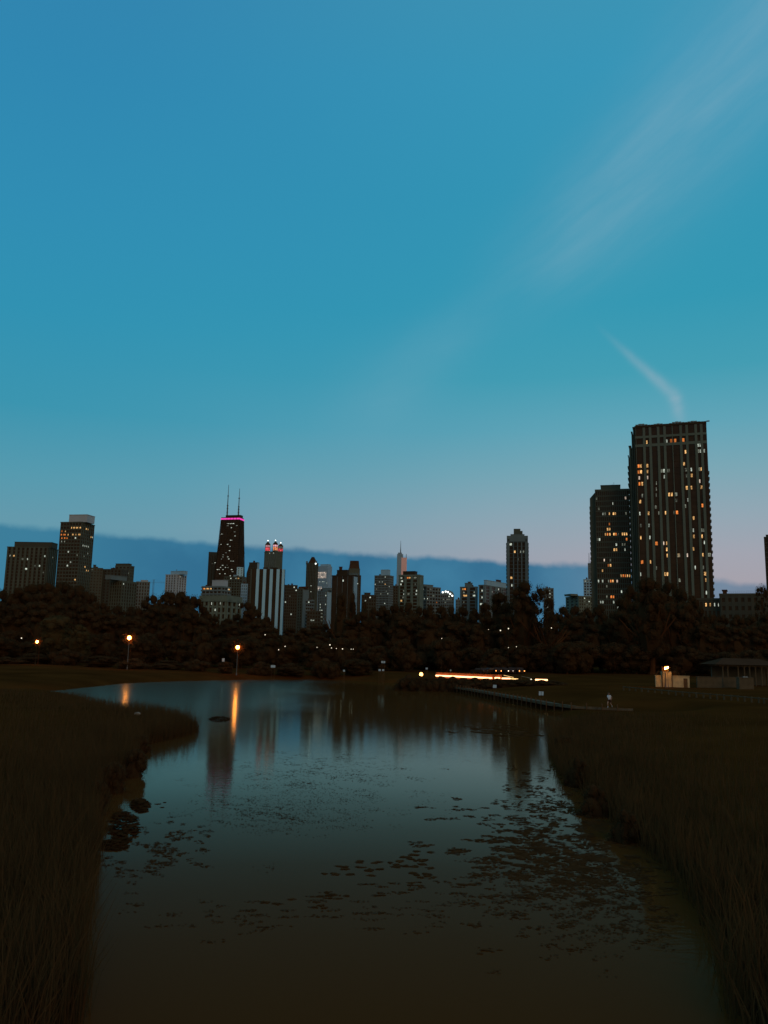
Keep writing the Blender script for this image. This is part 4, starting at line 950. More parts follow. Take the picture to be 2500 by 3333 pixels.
# ------------------------------------------------------------------ trees
def crown_mesh(name, seed, nblob, nleaf, leaf, mat, shape='round', zf=None):
    """crown in a unit box: x, y in -0.5..0.5, z 0..1; blob clusters of leaf faces round a broken inner mass"""
    g = np.random.default_rng(seed); V = []; Fc = []
    def prof(z):
        if shape == 'round': return math.sqrt(max(0.02, 1 - ((z - .42) / .62) ** 2))
        if shape == 'tall': return math.sqrt(max(0.02, 1 - ((z - .38) / .66) ** 2)) * (1 - .35 * z)
        if shape == 'airy': return math.sqrt(max(0.02, 1 - ((z - .55) / .55) ** 2))
        if shape == 'weep': return math.sqrt(max(0.02, 1 - ((z - .30) / .75) ** 2))
    ZF = zf or (.5 if shape != 'weep' else .7); nblob = int(nblob * 1.7)
    blobs = []
    blobs.append((0.0, 0.0, .88, .20))
    for i in range(nblob):
        z = g.uniform(.10, .90); r = prof(z) * .5; a = g.uniform(0, 2 * PI); q = math.sqrt(g.uniform(.15, 1)) * r * .78
        rb = g.uniform(.10, .19) * (1.0 if shape != 'airy' else .72)
        rb = min(rb, (1.0 - z) / ZF)
        blobs.append((q * math.cos(a), q * math.sin(a), z, rb))
    # inner mass: low polygon lumps, well inside the leaves
    ico = MB().ball((0, 0, 0), 1, 7, 5); iv = np.array(ico.v)
    for (x, y, z, r) in blobs:
        k = len(V); w = iv * [1, 1, ZF] * (r * (.74 if shape != 'airy' else .5)) * g.uniform(.82, 1.1, (len(iv), 1)) + [x, y, z]
        V += w.tolist(); Fc += [tuple(k + i for i in f) for f in ico.f]
    if shape != 'airy':
        k = len(V); w = iv * [.33, .33, .36] * g.uniform(.85, 1.1, (len(iv), 1)) + [0, 0, .42]; V += w.tolist(); Fc += [tuple(k + i for i in f) for f in ico.f]
    wts = np.array([b[3] ** 2 for b in blobs]); wts /= wts.sum()
    ch = g.choice(len(blobs), nleaf, p=wts); B = np.array(blobs)[ch]
    d = g.normal(size=(nleaf, 3)); d /= np.linalg.norm(d, axis=1)[:, None]
    rr = B[:, 3] * g.uniform(.62, 1.16, nleaf) ** 1.0
    P = B[:, :3] + d * rr[:, None] * [1, 1, ZF]
    if shape == 'weep': P[:, 2] -= g.uniform(0, .16, nleaf) * (np.hypot(P[:, 0], P[:, 1]) > .22)
    P[:, 2] = np.clip(P[:, 2], -.02, 1.0)
    a = g.normal(size=(nleaf, 3)); a /= np.linalg.norm(a, axis=1)[:, None]
    b2 = np.cross(a, d + g.normal(size=(nleaf, 3)) * .6); b2 /= np.linalg.norm(b2, axis=1)[:, None] + 1e-9
    s = (leaf * g.uniform(.55, 1.35, nleaf))[:, None]
    k = len(V)
    a = a * [1, 1, ZF]; b2 = b2 * [1, 1, ZF]
    Q = np.stack([P - a * s, P + b2 * s * .6, P + a * s, P - b2 * s * .6], 1).reshape(-1, 3)
    V += Q.tolist(); Fc += [(k + 4 * i, k + 4 * i + 1, k + 4 * i + 2, k + 4 * i + 3) for i in range(nleaf)]
    me = bpy.data.meshes.new(name); me.from_pydata(V, [], Fc); me.update(); me.materials.append(mat)
    return me
def trunk_mesh(name, seed):
    """unit trunk: foot at 0, forks into limbs reaching z = 1"""
    r = random.Random(seed); m = MB()
    bend = (r.uniform(-.03, .03), r.uniform(-.03, .03))
    m.tube((0, 0, -.05), (bend[0], bend[1], .34), .034, .024, 8)
    m.tube((0, 0, -.05), (0, 0, .03), .05, .034, 8)
    for i in range(6):
        a = 2 * PI * i / 6 + r.uniform(-.4, .4); z0 = .27 + .05 * (i % 3)
        p0 = (bend[0] * z0 / .34, bend[1] * z0 / .34, z0); q = r.uniform(.12, .22)
        p1 = (q * math.cos(a), q * math.sin(a), z0 + r.uniform(.18, .3)); p2 = (p1[0] * 1.5, p1[1] * 1.5, min(.95, p1[2] + r.uniform(.12, .25)))
        m.tube(p0, p1, .015, .010, 6); m.tube(p1, p2, .010, .004, 5)
    return m.mesh(name, M['bark'])
CROWN = {k: crown_mesh('crown_mesh', q[0], *q[1:]) for k, q in {
    's0': (51, 22, 7000, .018, M['foliage'], 'round', 1.0), 's1': (52, 18, 6500, .019, M['foliage'], 'round', 1.1), 'b0': (61, 18, 7000, .015, M['foliage'], 'round', 2.0), 'b1': (62, 16, 7000, .015, M['foliage'], 'round', 2.2),
    'r0': (11, 26, 9000, .0155, M['foliage'], 'round'), 'r1': (12, 30, 9000, .015, M['foliage'], 'round'), 'r2': (13, 22, 8500, .016, M['foliage'], 'round'), 'r3': (14, 34, 9500, .0145, M['foliage'], 'round'),
    't0': (21, 26, 6000, .019, M['foliage'], 'tall'), 't1': (22, 24, 5500, .020, M['foliage'], 'tall'),
    'a0': (31, 40, 8000, .014, M['foliage'], 'airy'), 'w0': (41, 30, 7500, .019, M['pale_foliage'], 'weep'), 'w1': (42, 26, 9000, .0155, M['pale_foliage'], 'weep')}.items()}
TRUNK = [trunk_mesh('trunk_mesh', i) for i in range(4)]
def tree(px, pytop, wpx, D, kind, label=None, group=None, name='leafy_tree', cat='tree', cz=None, seed=None):
    """tree whose crown tops out at photo row pytop; wpx is its crown width in photo pixels"""
    rr = random.Random(int(px * 7 + pytop * 13) if seed is None else seed)
    T = at(px, pytop, D); g0 = gz(T.x, T.y); h = T.z - g0; w = wpx / F_PX * (T - CAM).dot(FWD)
    base = cz if cz is not None else min(1.6, h * .12)
    t = empty(name, (T.x, T.y, g0), rr.uniform(0, 6.28))
    tag(t, label, cat, group)
    c = link('crown', CROWN[kind], t); c.location = (0, 0, base); c.scale = (w, w * rr.uniform(.9, 1.1), h - base)
    k = link('trunk', rr.choice(TRUNK), t); k.scale = (h, h, h * .8)
    return t

zones = [
 ('the wide brick block at far left', [(14,1910,90,'r0'),(62,1902,105,'r1'),(112,1890,110,'r2')]),
 ('the dark glass tower', [(160,1884,115,'r3'),(212,1885,115,'r0'),(262,1893,105,'r1'),(302,1921,70,'r2')]),
 ('the stepped brick blocks', [(338,1952,72,'r3'),(384,1964,80,'r0'),(428,1966,70,'r1')]),
 ('the short block that ends the left cluster', [(472,1944,80,'r2'),(502,1926,85,'r3')]),
 ('the lone white ribbed tower', [(545,1916,105,'r0'),(592,1915,100,'r1'),(632,1931,85,'r2')]),
 ('the flat roofed block with the orange lit top floor', [(664,1966,62,'r3'),(700,1999,80,'r0')]),
 ('the cream stone apartment block', [(742,2006,85,'r1'),(776,1990,55,'r2')]),
 ('the slanted dark glass tower', [(808,1949,72,'r3'),(838,1976,60,'r0')]),
 ('the striped white tower', [(868,1999,66,'r1'),(893,2037,55,'r2'),(914,2062,45,'r3')]),
 ('the brown blocks right of the striped tower', [(946,2037,66,'r0'),(988,2038,76,'r1')]),
 ('the pointed stone tower', [(1028,2026,78,'r2'),(1062,2024,52,'r3')]),
 ('the low block with the bright lamp', [(1188,1950,42,'t1'),(1214,1970,58,'r0')]),
 ('the fine gridded tower', [(1248,1963,74,'r1'),(1290,1957,80,'r2')]),
 ('the three bay concrete block', [(1328,1950,70,'r3'),(1364,1967,66,'r0')]),
 ('the low banded block', [(1400,1961,70,'r1'),(1436,1962,62,'r2')]),
 ('the block with roof bulbs', [(1468,1964,66,'r3'),(1506,1967,66,'r0')]),
 ('the twin bay block with the orange corner room', [(1544,1972,64,'r1'),(1580,1951,62,'r2')]),
 ('the gap right of the airy tree', [(1798,1978,60,'r2'),(1834,1964,70,'r3')]),
 ('the low pale roofs', [(1872,1964,70,'r0'),(1912,1969,66,'r1')]),
 ('the sloping shouldered dark tower', [(1952,1958,72,'r2'),(1996,1983,66,'r3'),(2024,1937,64,'r0')]),
 ('the tallest apartment tower', [(2050,1894,78,'r1'),(2170,1879,95,'r3'),(2214,1900,88,'r0'),(2252,1926,72,'r1'),(2282,1966,56,'r2')]),
 ('the lower hall wing', [(2316,1990,70,'r3'),(2350,1996,76,'r0')]),
 ('the long railed hall', [(2398,1992,80,'r1'),(2444,1996,84,'r2'),(2490,1990,84,'r3')]),
]
ordn = {2: ['left', 'right'], 3: ['left', 'middle', 'right'], 4: ['leftmost', 'second', 'third', 'rightmost'], 5: ['leftmost', 'second', 'middle', 'fourth', 'rightmost']}
numw = {2: 'two', 3: 'three', 4: 'four', 5: 'five'}
for zn, lst in zones:
    for i, (px, py, w, k) in enumerate(lst):
        n = len(lst)
        tree(px, py, w, rnd.uniform(238, 268), k, '%s of %s skyline trees below %s' % (ordn[n][i], numw[n], zn), 'dark trees along the skyline')
# trees that stand out
tree(1112, 1926, 62, 245, 't0', 'slender dark tree standing in front of the black slab', 'dark trees along the skyline')
tree(1150, 1919, 52, 250, 't1', 'narrow dark tree at the right corner of the black slab', 'dark trees along the skyline')
tree(1628, 1916, 100, 236, 'r2', 'dark tree on the left side of the airy tree, before the long pale block', 'dark trees along the skyline')
tree(1704, 1881, 132, 225, 'r0', 'big round dark tree covering the foot of the balcony tower', 'dark trees along the skyline')
tree(1758, 1896, 98, 222, 'a0', 'airy tree with sky gaps right of the balcony tower', 'dark trees along the skyline')
tree(1786, 1928, 52, 218, 'a0', 'small loose twiggy outlier at the right edge of the airy tree', 'dark trees along the skyline')
tree(2112, 1865, 128, 215, 'r2', 'highest dark tree, rising before the middle of the tallest apartment tower', 'dark trees along the skyline')
tree(185, 2003, 130, 205, 'w0', 'greenish rounded tree lit faintly between the two left sodium lamps', 'park trees')
tree(258, 2032, 95, 200, 'w1', 'greenish drooping tree right beside the rounded greenish one', 'park trees')
tree(2478, 1896, 60, 290, 'a0', 'sparse branchy tree above the railed hall at the right edge', 'dark trees along the skyline', cz=8.5)
# understorey: lower trees filling the belt between the skyline trees and the lawn
ug = 'low trees of the dark belt behind the lawn'
i = 0
skyl = sorted([(p[0], p[1]) for z_ in zones for p in z_[1]])
for px in range(-60, 2600, 52):
    near = min(skyl, key=lambda q: abs(q[0] - px))[1]
    x = px + rnd.uniform(-14, 14)
    top = max(near + rnd.uniform(28, 60), 1950)
    tree(x, top, rnd.uniform(95, 125), rnd.uniform(224, 238), rnd.choice(['r0', 'r1', 'r2', 'r3']), 'low dark tree merging into the black belt beyond the pond', ug, cz=.3)
for px in range(-90, 2650, 74):
    x = px + rnd.uniform(-20, 20)
    hor = 2091 + (x / 2500) * 42
    tree(x, hor - rnd.uniform(5, 40), rnd.uniform(100, 150), rnd.uniform(206, 222), rnd.choice(['s0', 's1']), 'low dark tree merging into the black belt beyond the pond', ug, cz=.2)
# shrubs along the far left shore and behind the lamps
sg = 'shrubs on the far shore'
for k_, (px, top, w, D) in enumerate([(20, 2140, 120, 190), (110, 2128, 150, 196), (215, 2120, 140, 195), (330, 2135, 130, 190), (440, 2146, 110, 185), (540, 2150, 120, 186), (640, 2152, 110, 186), (735, 2154, 60, 184), (850, 2158, 100, 186), (950, 2160, 110, 188), (1060, 2152, 100, 190), (1160, 2146, 120, 192), (60, 2190, 130, 168), (190, 2196, 140, 165), (320, 2194, 130, 168), (450, 2196, 120, 172)]):
    tree(px, top, w, D, ['b0', 's1', 'b1', 's0'][k_ % 4], 'low dark shrub along the far shore of the pond', sg, name='shrub', cat='shrub', cz=-.1)

# ------------------------------------------------------------------ lamps
def lamp(px, py, D, rad, mat, label, group, name='street_lamp', pole_r=.07, hood=True, polemat='steel'):
    p = at(px, py, D); g0 = gz(p.x, p.y)
    t = tag(empty(name, (p.x, p.y, g0)), label, 'lamp', group)
    h = p.z - g0
    MB().tube((0, 0, 0), (0, 0, .5), pole_r * 2, pole_r * 1.6, 8).tube((0, 0, .5), (0, 0, h - rad * .9), pole_r, pole_r * .75, 8).build('pole', M[polemat], t)
    MB().ball((0, 0, h), rad, 14, 10, (1, 1, 1.08)).build('globe', M[mat], t, smooth=True)
    if hood: MB().prism([(rad * .8 * math.cos(a * PI / 4), rad * .8 * math.sin(a * PI / 4)) for a in range(8)], h + rad * 1.02, h + rad * 1.3, [(rad * .3 * math.cos(a * PI / 4), rad * .3 * math.sin(a * PI / 4)) for a in range(8)]).build('cap', M['mast_steel'], t)
    return t, p
sod = 'sodium lamps by the pond'
L1 = lamp(121, 2089, 186, .26, 'sodium', 'orange sodium lamp, leftmost of three, glowing among leaves', sod, polemat='black_metal')
L2 = lamp(421, 2076, 182, .38, 'sodium', 'orange sodium lamp on a pale pole, middle and highest of three', sod, pole_r=.09)
L3 = lamp(774, 2107, 181, .36, 'sodium', 'orange sodium lamp whose light streaks down the water, rightmost of three', sod)
# leafy boughs lit by the lamps, added round the sodium ones as halos
def bough(p, n, spread, seed, label, back=.55, leaf=.13):
    r = np.random.default_rng(seed); V = []; Fc = []
    g0 = gz(p.x, p.y + 2.2)
    for i in range(n):
        d = r.normal(size=3); d /= np.linalg.norm(d); q = np.array([0, 1.0, 0]) * back + d * spread * r.uniform(.12, 1.0) ** .7 * [1.05, .7, 1]
        a = r.normal(size=3); a /= np.linalg.norm(a); b2 = np.cross(a, r.normal(size=3)); b2 /= np.linalg.norm(b2)
        s = leaf * r.uniform(.6, 1.4); k = len(V)
        V += [q - a * s, q + b2 * s * .6, q + a * s, q - b2 * s * .6]; Fc.append((k, k+1, k+2, k+3))
    t = tag(empty('sapling', (p.x, p.y + .9, g0)), label, 'sapling', 'saplings lit by lamps')
    me = bpy.data.meshes.new('foliage'); me.from_pydata([tuple(v) for v in V], [], Fc); me.materials.append(M['foliage'])
    o = link('foliage', me, t); o.location = (0, -.9 + .1, p.z - g0)
    m = MB().tube((0, .5, 0), (.1, .4, p.z - g0 - .3), .07, .03, 6)
    for a in range(5): m.tube((.1, .4, p.z - g0 - .4), (math.cos(a * 1.3) * spread * .7, .2 + math.sin(a * 1.3) * .4, p.z - g0 + spread * .6 * math.sin(a * 2.1)), .025, .008, 5)
    m.build('trunk', M['bark'], t)
bough(L1[1], 240, 1.2, 1, 'added sapling forming the orange halo of the leftmost sodium lamp')
bough(L2[1], 420, 1.7, 2, 'added sapling forming the orange halo of the pale poled sodium lamp')
bough(L3[1], 420, 1.7, 3, 'added sapling forming the orange halo of the sodium lamp mirrored in the water')
pl = 'small park lights in the dark trees'
pts = [(70,2077,.16,'tiny white light left of the leftmost sodium lamp'), (863,2066,.13,'tiny white light below the striped tower, highest of the small central ones'), (907,2115,.13,'tiny cool light below the striped tower, lower left of a pair'), (928,2104,.13,'tiny cool light below the striped tower, upper right of a pair'),
       (1074,2099,.17,'small warm light high above a short row of cool lights'), (1032,2107,.10,'tiny light at the left end of the row below the pointed tower'), (1079,2109,.12,'tiny light just under the small warm light'), (1095,2111,.10,'faint tiny light in the middle of the row below the black slab'),
       (1115,2112,.15,'brightest white light of the row below the black slab'), (1143,2113,.10,'tiny light, left of the pair ending the row below the black slab'), (1150,2113,.10,'tiny light, right of the pair ending the row below the black slab'), (1438,2078,.10,'single tiny white light in the dark below the banded block'),
       (1629,2052,.17,'warm white light below the airy tree, left of two'), (1655,2046,.17,'warm white light below the airy tree, right of two'), (1795,2044,.13,'small pale light alone to the right of the two warm lights'), (1590,2049,.08,'faint tiny light left of the two warm lights'),
       (1655,2108,.09,'faint tiny light above the parked cars, left'), (1681,2105,.10,'faint tiny light above the parked cars, right')]
for (px, py, r_, lb) in pts: lamp(px, py, 199 if py > 2060 else 203, r_ * .8, 'white_lamp', lb, pl, name='park_lamp', pole_r=.03, hood=False, polemat='black_metal')

# ------------------------------------------------------------------ parked cars by the far lawn
def make_car(px, py, D, face, label, lamps=('headlight', 'headlight', 'tail')):
    p = at(px, py, D); g0 = gz(p.x, p.y)
    t = tag(empty('parked_car', (p.x, p.y, g0), face), label, 'car', 'cars parked behind the lawn')
    body = MB(); pf = [(-2.1, .35), (-2.15, .75), (-1.9, .95), (-.9, 1.0), (-.2, 1.42), (1.1, 1.45), (1.75, 1.02), (2.15, .95), (2.2, .4)]
    k = len(pf); body.v = [(x, -.85, z) for x, z in pf] + [(x, .85, z) for x, z in pf]
    body.f = [tuple(range(k)), tuple(range(2 * k - 1, k - 1, -1))] + [(i, k + i, k + (i + 1) % k, (i + 1) % k) for i in range(k)]
    body.build('body', M['car_grey'], t)
    MB().prism([(-.75, -.87), (1.2, -.87), (1.2, .87), (-.75, .87)], 1.02, 1.36, [(-.15, -.87), (1.0, -.87), (1.0, .87), (-.15, .87)]).build('window', M['grey_glass'], t)
    for x in (-1.35, 1.35):
        for y in (-.86, .86): MB().tube((x, y - .1, .33), (x, y + .1, .33), .33, n=14).build('wheel', M['tyre'], t)
    for y in (-.6, .6): MB().ball((-2.13, y, .72), .14, 8, 6, (.5, 1, .7)).build('headlight', M[lamps[0]], t)
    for y in (-.65, .65): MB().ball((2.17, y, .8), .09, 8, 6, (.5, 1, .7)).build('tail_light', M[lamps[1]], t)
cars = [(1560, 2118, -.9, ('win_p', 'win_d'), 'dim parked car, leftmost of the row behind the lawn'), (1592, 2122, .5, ('headlight', 'win_p'), 'parked car with pale lamps, second in the row behind the lawn'),
        (1621, 2124, 1.5, ('head_amber', 'win_o'), 'parked car with amber lamps in the middle of the row'), (1640, 2124, 2.2, ('headlight', 'win_p'), 'parked car with white lamps right of the amber lamps'),
        (1668, 2126, 1.2, ('win_p', 'win_c'), 'parked car with one faint light, fifth in the row'), (1690, 2126, 1.7, ('head_amber', 'win_p'), 'parked car with orange lamps at the right end of the row')]
for px, py, f, lm, lb in cars: make_car(px, py, 200, f, lb, lm)

# ------------------------------------------------------------------ far shore: embankment, boardwalks, strip lights, signs
def poly_strip(name, pts, z0, z1, width, mat, parent=None):
    """a wall or deck that follows plan points, width metres deep away from the viewer's side"""
    m = MB()
    for (a, b) in zip(pts[:-1], pts[1:]):
        a, b = Vector(a), Vector(b); d = (b - a).normalized(); n = Vector((-d.y, d.x)) * width
        m.prism([tuple(a), tuple(b), tuple(b + n), tuple(a + n)], z0, z1)
    return m.build(name, M[mat], parent)
def walk(name, label, pix, zdeck, width, cat, post_gap, rail=True, matd='deck_wood'):
    pts = [gp(x, y, zdeck).xy for x, y in pix]
    t = tag(empty(name, (pts[0].x, pts[0].y, 0)), label, cat)
    loc = [p - pts[0] for p in pts]
    poly_strip('deck', loc, zdeck - .14, zdeck, width, matd, t)
    kb = MB(); pm_ = MB().tube((0, 0, -.8), (0, 0, zdeck + (.55 if rail else -.02)), .07, n=6).mesh('post', M['timber'])
    for (a, b) in zip(loc[:-1], loc[1:]):
        L_ = (b - a).length; n = max(1, int(L_ / post_gap)); d = (b - a) / n
        nn = Vector((-d.y, d.x)).normalized()
        for i in range(n):
            p = a + d * i
            link('post', pm_, t).location = (p.x - nn.x * .08, p.y - nn.y * .08, 0)
        q = nn * .12
        kb.prism([tuple(a + nn * .04), tuple(b + nn * .04), tuple(b + q), tuple(a + q)], zdeck + .03, zdeck + .17)
    kb.build('kerb_rail', M[matd], t)
    return t
walk('boardwalk', 'curved timber boardwalk at right, running along the pond edge to the jogger', BWPIX, .75, 2.2, 'boardwalk', 1.6)
walk('boardwalk', 'far timber boardwalk in the middle of the opposite shore', [(1112, 2195), (1180, 2197), (1250, 2199), (1310, 2201), (1366, 2202)], .95, 2.5, 'boardwalk', 1.8)
pts_ = [gp(x, y, 1.15).xy for x, y in [(700, 2187), (790, 2187), (900, 2186), (1010, 2187), (1106, 2189)]]
t = tag(empty('embankment_wall', (pts_[0].x, pts_[0].y, 0)), 'low dark embankment wall with vertical joints along the far shore', 'wall')
loc = [p - pts_[0] for p in pts_]
poly_strip('wall', loc, -1, 1.0, .5, 'sea_wall', t); poly_strip('coping', [p + Vector((0, -.1)) for p in loc], 1.0, 1.15, .7, 'deck_wood', t)
jm = MB().box(-.09, -.14, -.9, .09, .02, .98).mesh('joint_post', M['timber'])
for (a, c) in zip(loc[:-1], loc[1:]):
    n = int((c - a).length / 2.2)
    for i in range(n):
        p = a + (c - a) * i / n; link('joint_post', jm, t).location = (p.x, p.y, 0)
pts_ = [gp(x, y, 1.5).xy for x, y in [(702, 2164), (784, 2164)]]
t = tag(empty('jetty', (pts_[0].x, pts_[0].y, 0)), 'small flat landing stage under the mirrored sodium lamp', 'landing stage')
poly_strip('deck', [p - pts_[0] for p in pts_], 1.35, 1.5, 2.0, 'deck_wood', t)
mm = MB(); L_ = (pts_[1] - pts_[0])
for i in range(5): mm.tube((L_.x * i / 4, L_.y * i / 4 + .2, -.5), (L_.x * i / 4, L_.y * i / 4 + .2, 1.34), .09, n=6)
mm.build('post', M['timber'], t)

def strip(x0, y0, x1, y1, D0, D1, r, mat, label, backing=True):
    a, c = at(x0, y0, D0), at(x1, y1, D1)
    t = tag(empty('strip_lamp', (a.x, a.y, 0)), label, 'strip light', 'strip lights along the far path')
    p0 = Vector((0, 0, a.z)); p1 = Vector((c.x - a.x, c.y - a.y, c.z))
    MB().tube(p0, p1, r, n=10).build('tube', M[mat], t)
    d = (p1 - p0); n = max(2, int(d.length / 2.5) + 1); m = MB()
    for i in range(n):
        p = p0 + d * (i / (n - 1)); g0 = gz(a.x + p.x, a.y + p.y + .4); m.tube((p.x, p.y + .4, g0 - .2), (p.x, p.y + .4, p.z), .05, n=6)
    m.build('post', M['timber'], t)
    if backing:  # board added behind the tube to give it an orange halo
        dn = Vector((-d.y, d.x, 0)).normalized() * .36; m = MB(); k = 0
        e = d.normalized() * .25
        for zz in (0,):
            v = [p0 - e + dn + Vector((0, 0, -.62)), p1 + e + dn + Vector((0, 0, -.62)), p1 + e + dn + Vector((0, 0, .62)), p0 - e + dn + Vector((0, 0, .62))]
            m.v += [tuple(q) for q in v] + [tuple(q + dn * .15) for q in v]
            m.f += [(0, 1, 2, 3), (7, 6, 5, 4), (0, 4, 5, 1), (1, 5, 6, 2), (2, 6, 7, 3), (3, 7, 4, 0)]
        m.build('halo_backing', M['halo_board'], t)
strip(1419, 2199, 1601, 2207, 160, 153, .14, 'strip_light', 'long glowing strip light on the far path, brightest thing at ground level')
strip(1611, 2207, 1627, 2207.5, 153, 152.5, .17, 'strip_light', 'short bright strip just right of the long glowing one')
strip(1634, 2208, 1661, 2208.5, 152, 151, .12, 'strip_light', 'thin bright strip, middle of the broken line right of the long one', False)
strip(1664, 2209, 1686, 2210.5, 151, 150, .10, 'strip_light_soft', 'thin yellow strip next to the thin bright one', False)
strip(1743, 2212.5, 1782, 2213.5, 149, 148, .14, 'strip_light', 'separate thin strip light at the right end of the broken line', False)
strip(1640, 2198, 1672, 2205, 152, 150.5, .03, 'strip_light_soft', 'hair thin slanting strip above the broken line, left', False)
strip(1698, 2201, 1730, 2208, 151, 149.5, .025, 'win_d', 'hair thin slanting strip above the broken line, right', False)
lamp(1729, 2211.5, 149, .12, 'white_lamp', 'tiny white point light near the end of the broken strip line', pl, name='park_lamp', pole_r=.03, hood=False)
lamp(1371, 2195, 158, .34, 'amber_lamp', 'amber globe light on the far path left of the long strip', 'path lights', name='path_lamp', pole_r=.06)
lamp(1467, 2182, 165, .16, 'win_d', 'dim greenish globe above the long strip light', 'path lights', name='path_lamp', pole_r=.04)

for k_, (px, w) in enumerate([(x, 105 + (x % 3) * 8) for x in range(1330, 1800, 36)]):  # added bushes that keep the strip lights from reflecting in the water
    hp = at(px, 2210, 147.5); hy = proj((hp.x, hp.y, 2.12))[1]
    tree(px, hy, w, 147.5, 'b0' if k_ % 2 else 'b1', 'added low bush hiding the strip lights from the water', 'added bushes screening the strip lights', name='screen_bush', cat='bush', cz=-.25)

def sign(px, py, D, w, h, label, panels=1, tilt=.5):
    p = at(px, py, D); g0 = gz(p.x, p.y); t = tag(empty('sign_board', (p.x, p.y, g0), math.atan2(-p.x, p.y) + rnd.uniform(-.2, .2)), label, 'sign', 'interpretive boards round the pond')
    hh = p.z - g0
    for i in range(panels):
        x0 = -w / 2 + i * w / panels; x1 = x0 + w / panels - (.06 if panels > 1 else 0); m = MB()
        m.v = [(x0, 0, hh - h / 2), (x1, 0, hh - h / 2), (x1, h * tilt, hh + h / 2), (x0, h * tilt, hh + h / 2), (x0, .04, hh - h / 2 - .02), (x1, .04, hh - h / 2 - .02), (x1, h * tilt + .04, hh + h / 2 - .02), (x0, h * tilt + .04, hh + h / 2 - .02)]
        m.f = [(0, 1, 2, 3), (7, 6, 5, 4), (0, 4, 5, 1), (1, 5, 6, 2), (2, 6, 7, 3), (3, 7, 4, 0)]
        m.build('panel', M['sign_white'], t)
    for x in (-w * .3, w * .3): MB().tube((x, h * tilt * .5 + .06, -.2), (x, h * tilt * .5 + .06, hh), .03, n=6).build('post', M['timber'], t)
sign(1610, 2234, 122, .50, .42, 'small tilted pale panel beside the boardwalk, below the broken strip line')
sign(1762, 2257, 110, .66, .48, 'pair of pale panels on one stand beside the boardwalk, nearest the jogger', 2)
sign(1389, 2176, 168, .42, .34, 'tiny white panel above the amber globe light')
sign(1120, 2183, 172, .40, .34, 'small pale panel at the left end of the far boardwalk')
sign(1236, 2181, 168, .46, .36, 'pale panel beside the middle of the far boardwalk, left of two low ones')
sign(1247, 2181, 168, .40, .34, 'pale panel beside the middle of the far boardwalk, right of two low ones')
sign(1248, 2155, 180, .9, .42, 'faint double panel higher up the lawn behind the far boardwalk', 2)
sign(727, 2148, 184, .55, .7, 'pale upright panel left of the mirrored sodium lamp')
sign(889, 2169, 180, .95, .5, 'low pale box panel on the embankment')

# ------------------------------------------------------------------ right side: lit garden wall, pavilion, path rail
def wall(pxa, pya, pxb, pyb, D, ytop, th, mat, label, name='garden_wall', cop=True):
    a, c = at(pxa, pya, D), at(pxb, pyb, D); g0 = min(gz(a.x, a.y), gz(c.x, c.y)) - .3
    zt = at((pxa + pxb) / 2, ytop, D).z
    t = tag(empty(name, (a.x, a.y, 0)), label, 'wall')
    MB().box(0, 0, g0, c.x - a.x, th, zt - .1).build('wall', M[mat], t)
    if cop: MB().box(-.06, -.06, zt - .1, c.x - a.x + .06, th + .06, zt).build('coping', M[mat], t)
    return t, a, c, zt
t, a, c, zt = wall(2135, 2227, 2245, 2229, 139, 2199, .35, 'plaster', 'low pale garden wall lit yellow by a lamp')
MB().box(2237 / 1 * 0 + (at(2231, 2210, 139).x - a.x) - .32, -.03, gz(a.x, a.y) - .1, (at(2231, 2210, 139).x - a.x) + .32, .0, zt - .42).build('door', M['timber'], t)
mg = at(2170, 2210, 139)
g0 = gz(mg.x, mg.y)
t = tag(empty('gate_pier', (mg.x, mg.y + .2, g0)), 'brightly lit higher middle section between two dark posts of the garden wall', 'gate wall')
zg = at(2170, 2186, 139).z - g0
hw = 15.5 / F_PX * 139
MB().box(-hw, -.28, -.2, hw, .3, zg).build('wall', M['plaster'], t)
for s_ in (-1, 1): MB().tube((s_ * hw, -.5, -.3), (s_ * hw, -.5, zg + (.9 if s_ < 0 else -.55)), .07, n=8).build('post', M['timber'], t)
lp = at(2168, 2176, 137.6)
t, _p = lamp(2166, 2175.5, 137.2, .15, 'wall_light', 'amber lamp above the lit garden wall, half hidden by leaves', 'path lights', name='wall_lamp', pole_r=.04)
lamp(2173, 2172.5, 137.3, .13, 'wall_light', 'second amber lamp head tight beside the first above the lit garden wall', 'path lights', name='wall_lamp', pole_r=.04)
bough(at(2172, 2177, 137.0), 90, .75, 5, 'leafy twig hanging round the lamps of the lit garden wall', .15, .12)
for px, w_, nm in ((2143, 26, 'left'), (2196, 40, 'right')):
    tree(px, 2184, w_, 139.9, 's0', 'bush reddened by the lamp at the %s of the lit wall section' % nm, 'bushes by the garden wall', name='bush', cat='bush', cz=-.1)
wall(2270, 2230, 2352, 2232, 141, 2203, .4, 'dim_plaster', 'dim grey garden wall right of the lit one')
wall(2354, 2222, 2404, 2224, 142, 2204, .4, 'dim_plaster', 'short shaded wall at the foot of the pavilion columns')
wall(2407, 2233, 2454, 2234, 137, 2205, 1.2, 'dim_plaster', 'square dim planter block in front of the pavilion', name='planter')
wall(2420, 2203.5, 2434, 2203.8, 138.6, 2200.5, .3, 'sign_white', 'thin pale slab on top of the planter block', name='bench_slab', cop=False)  # slab takes the pale panel colour
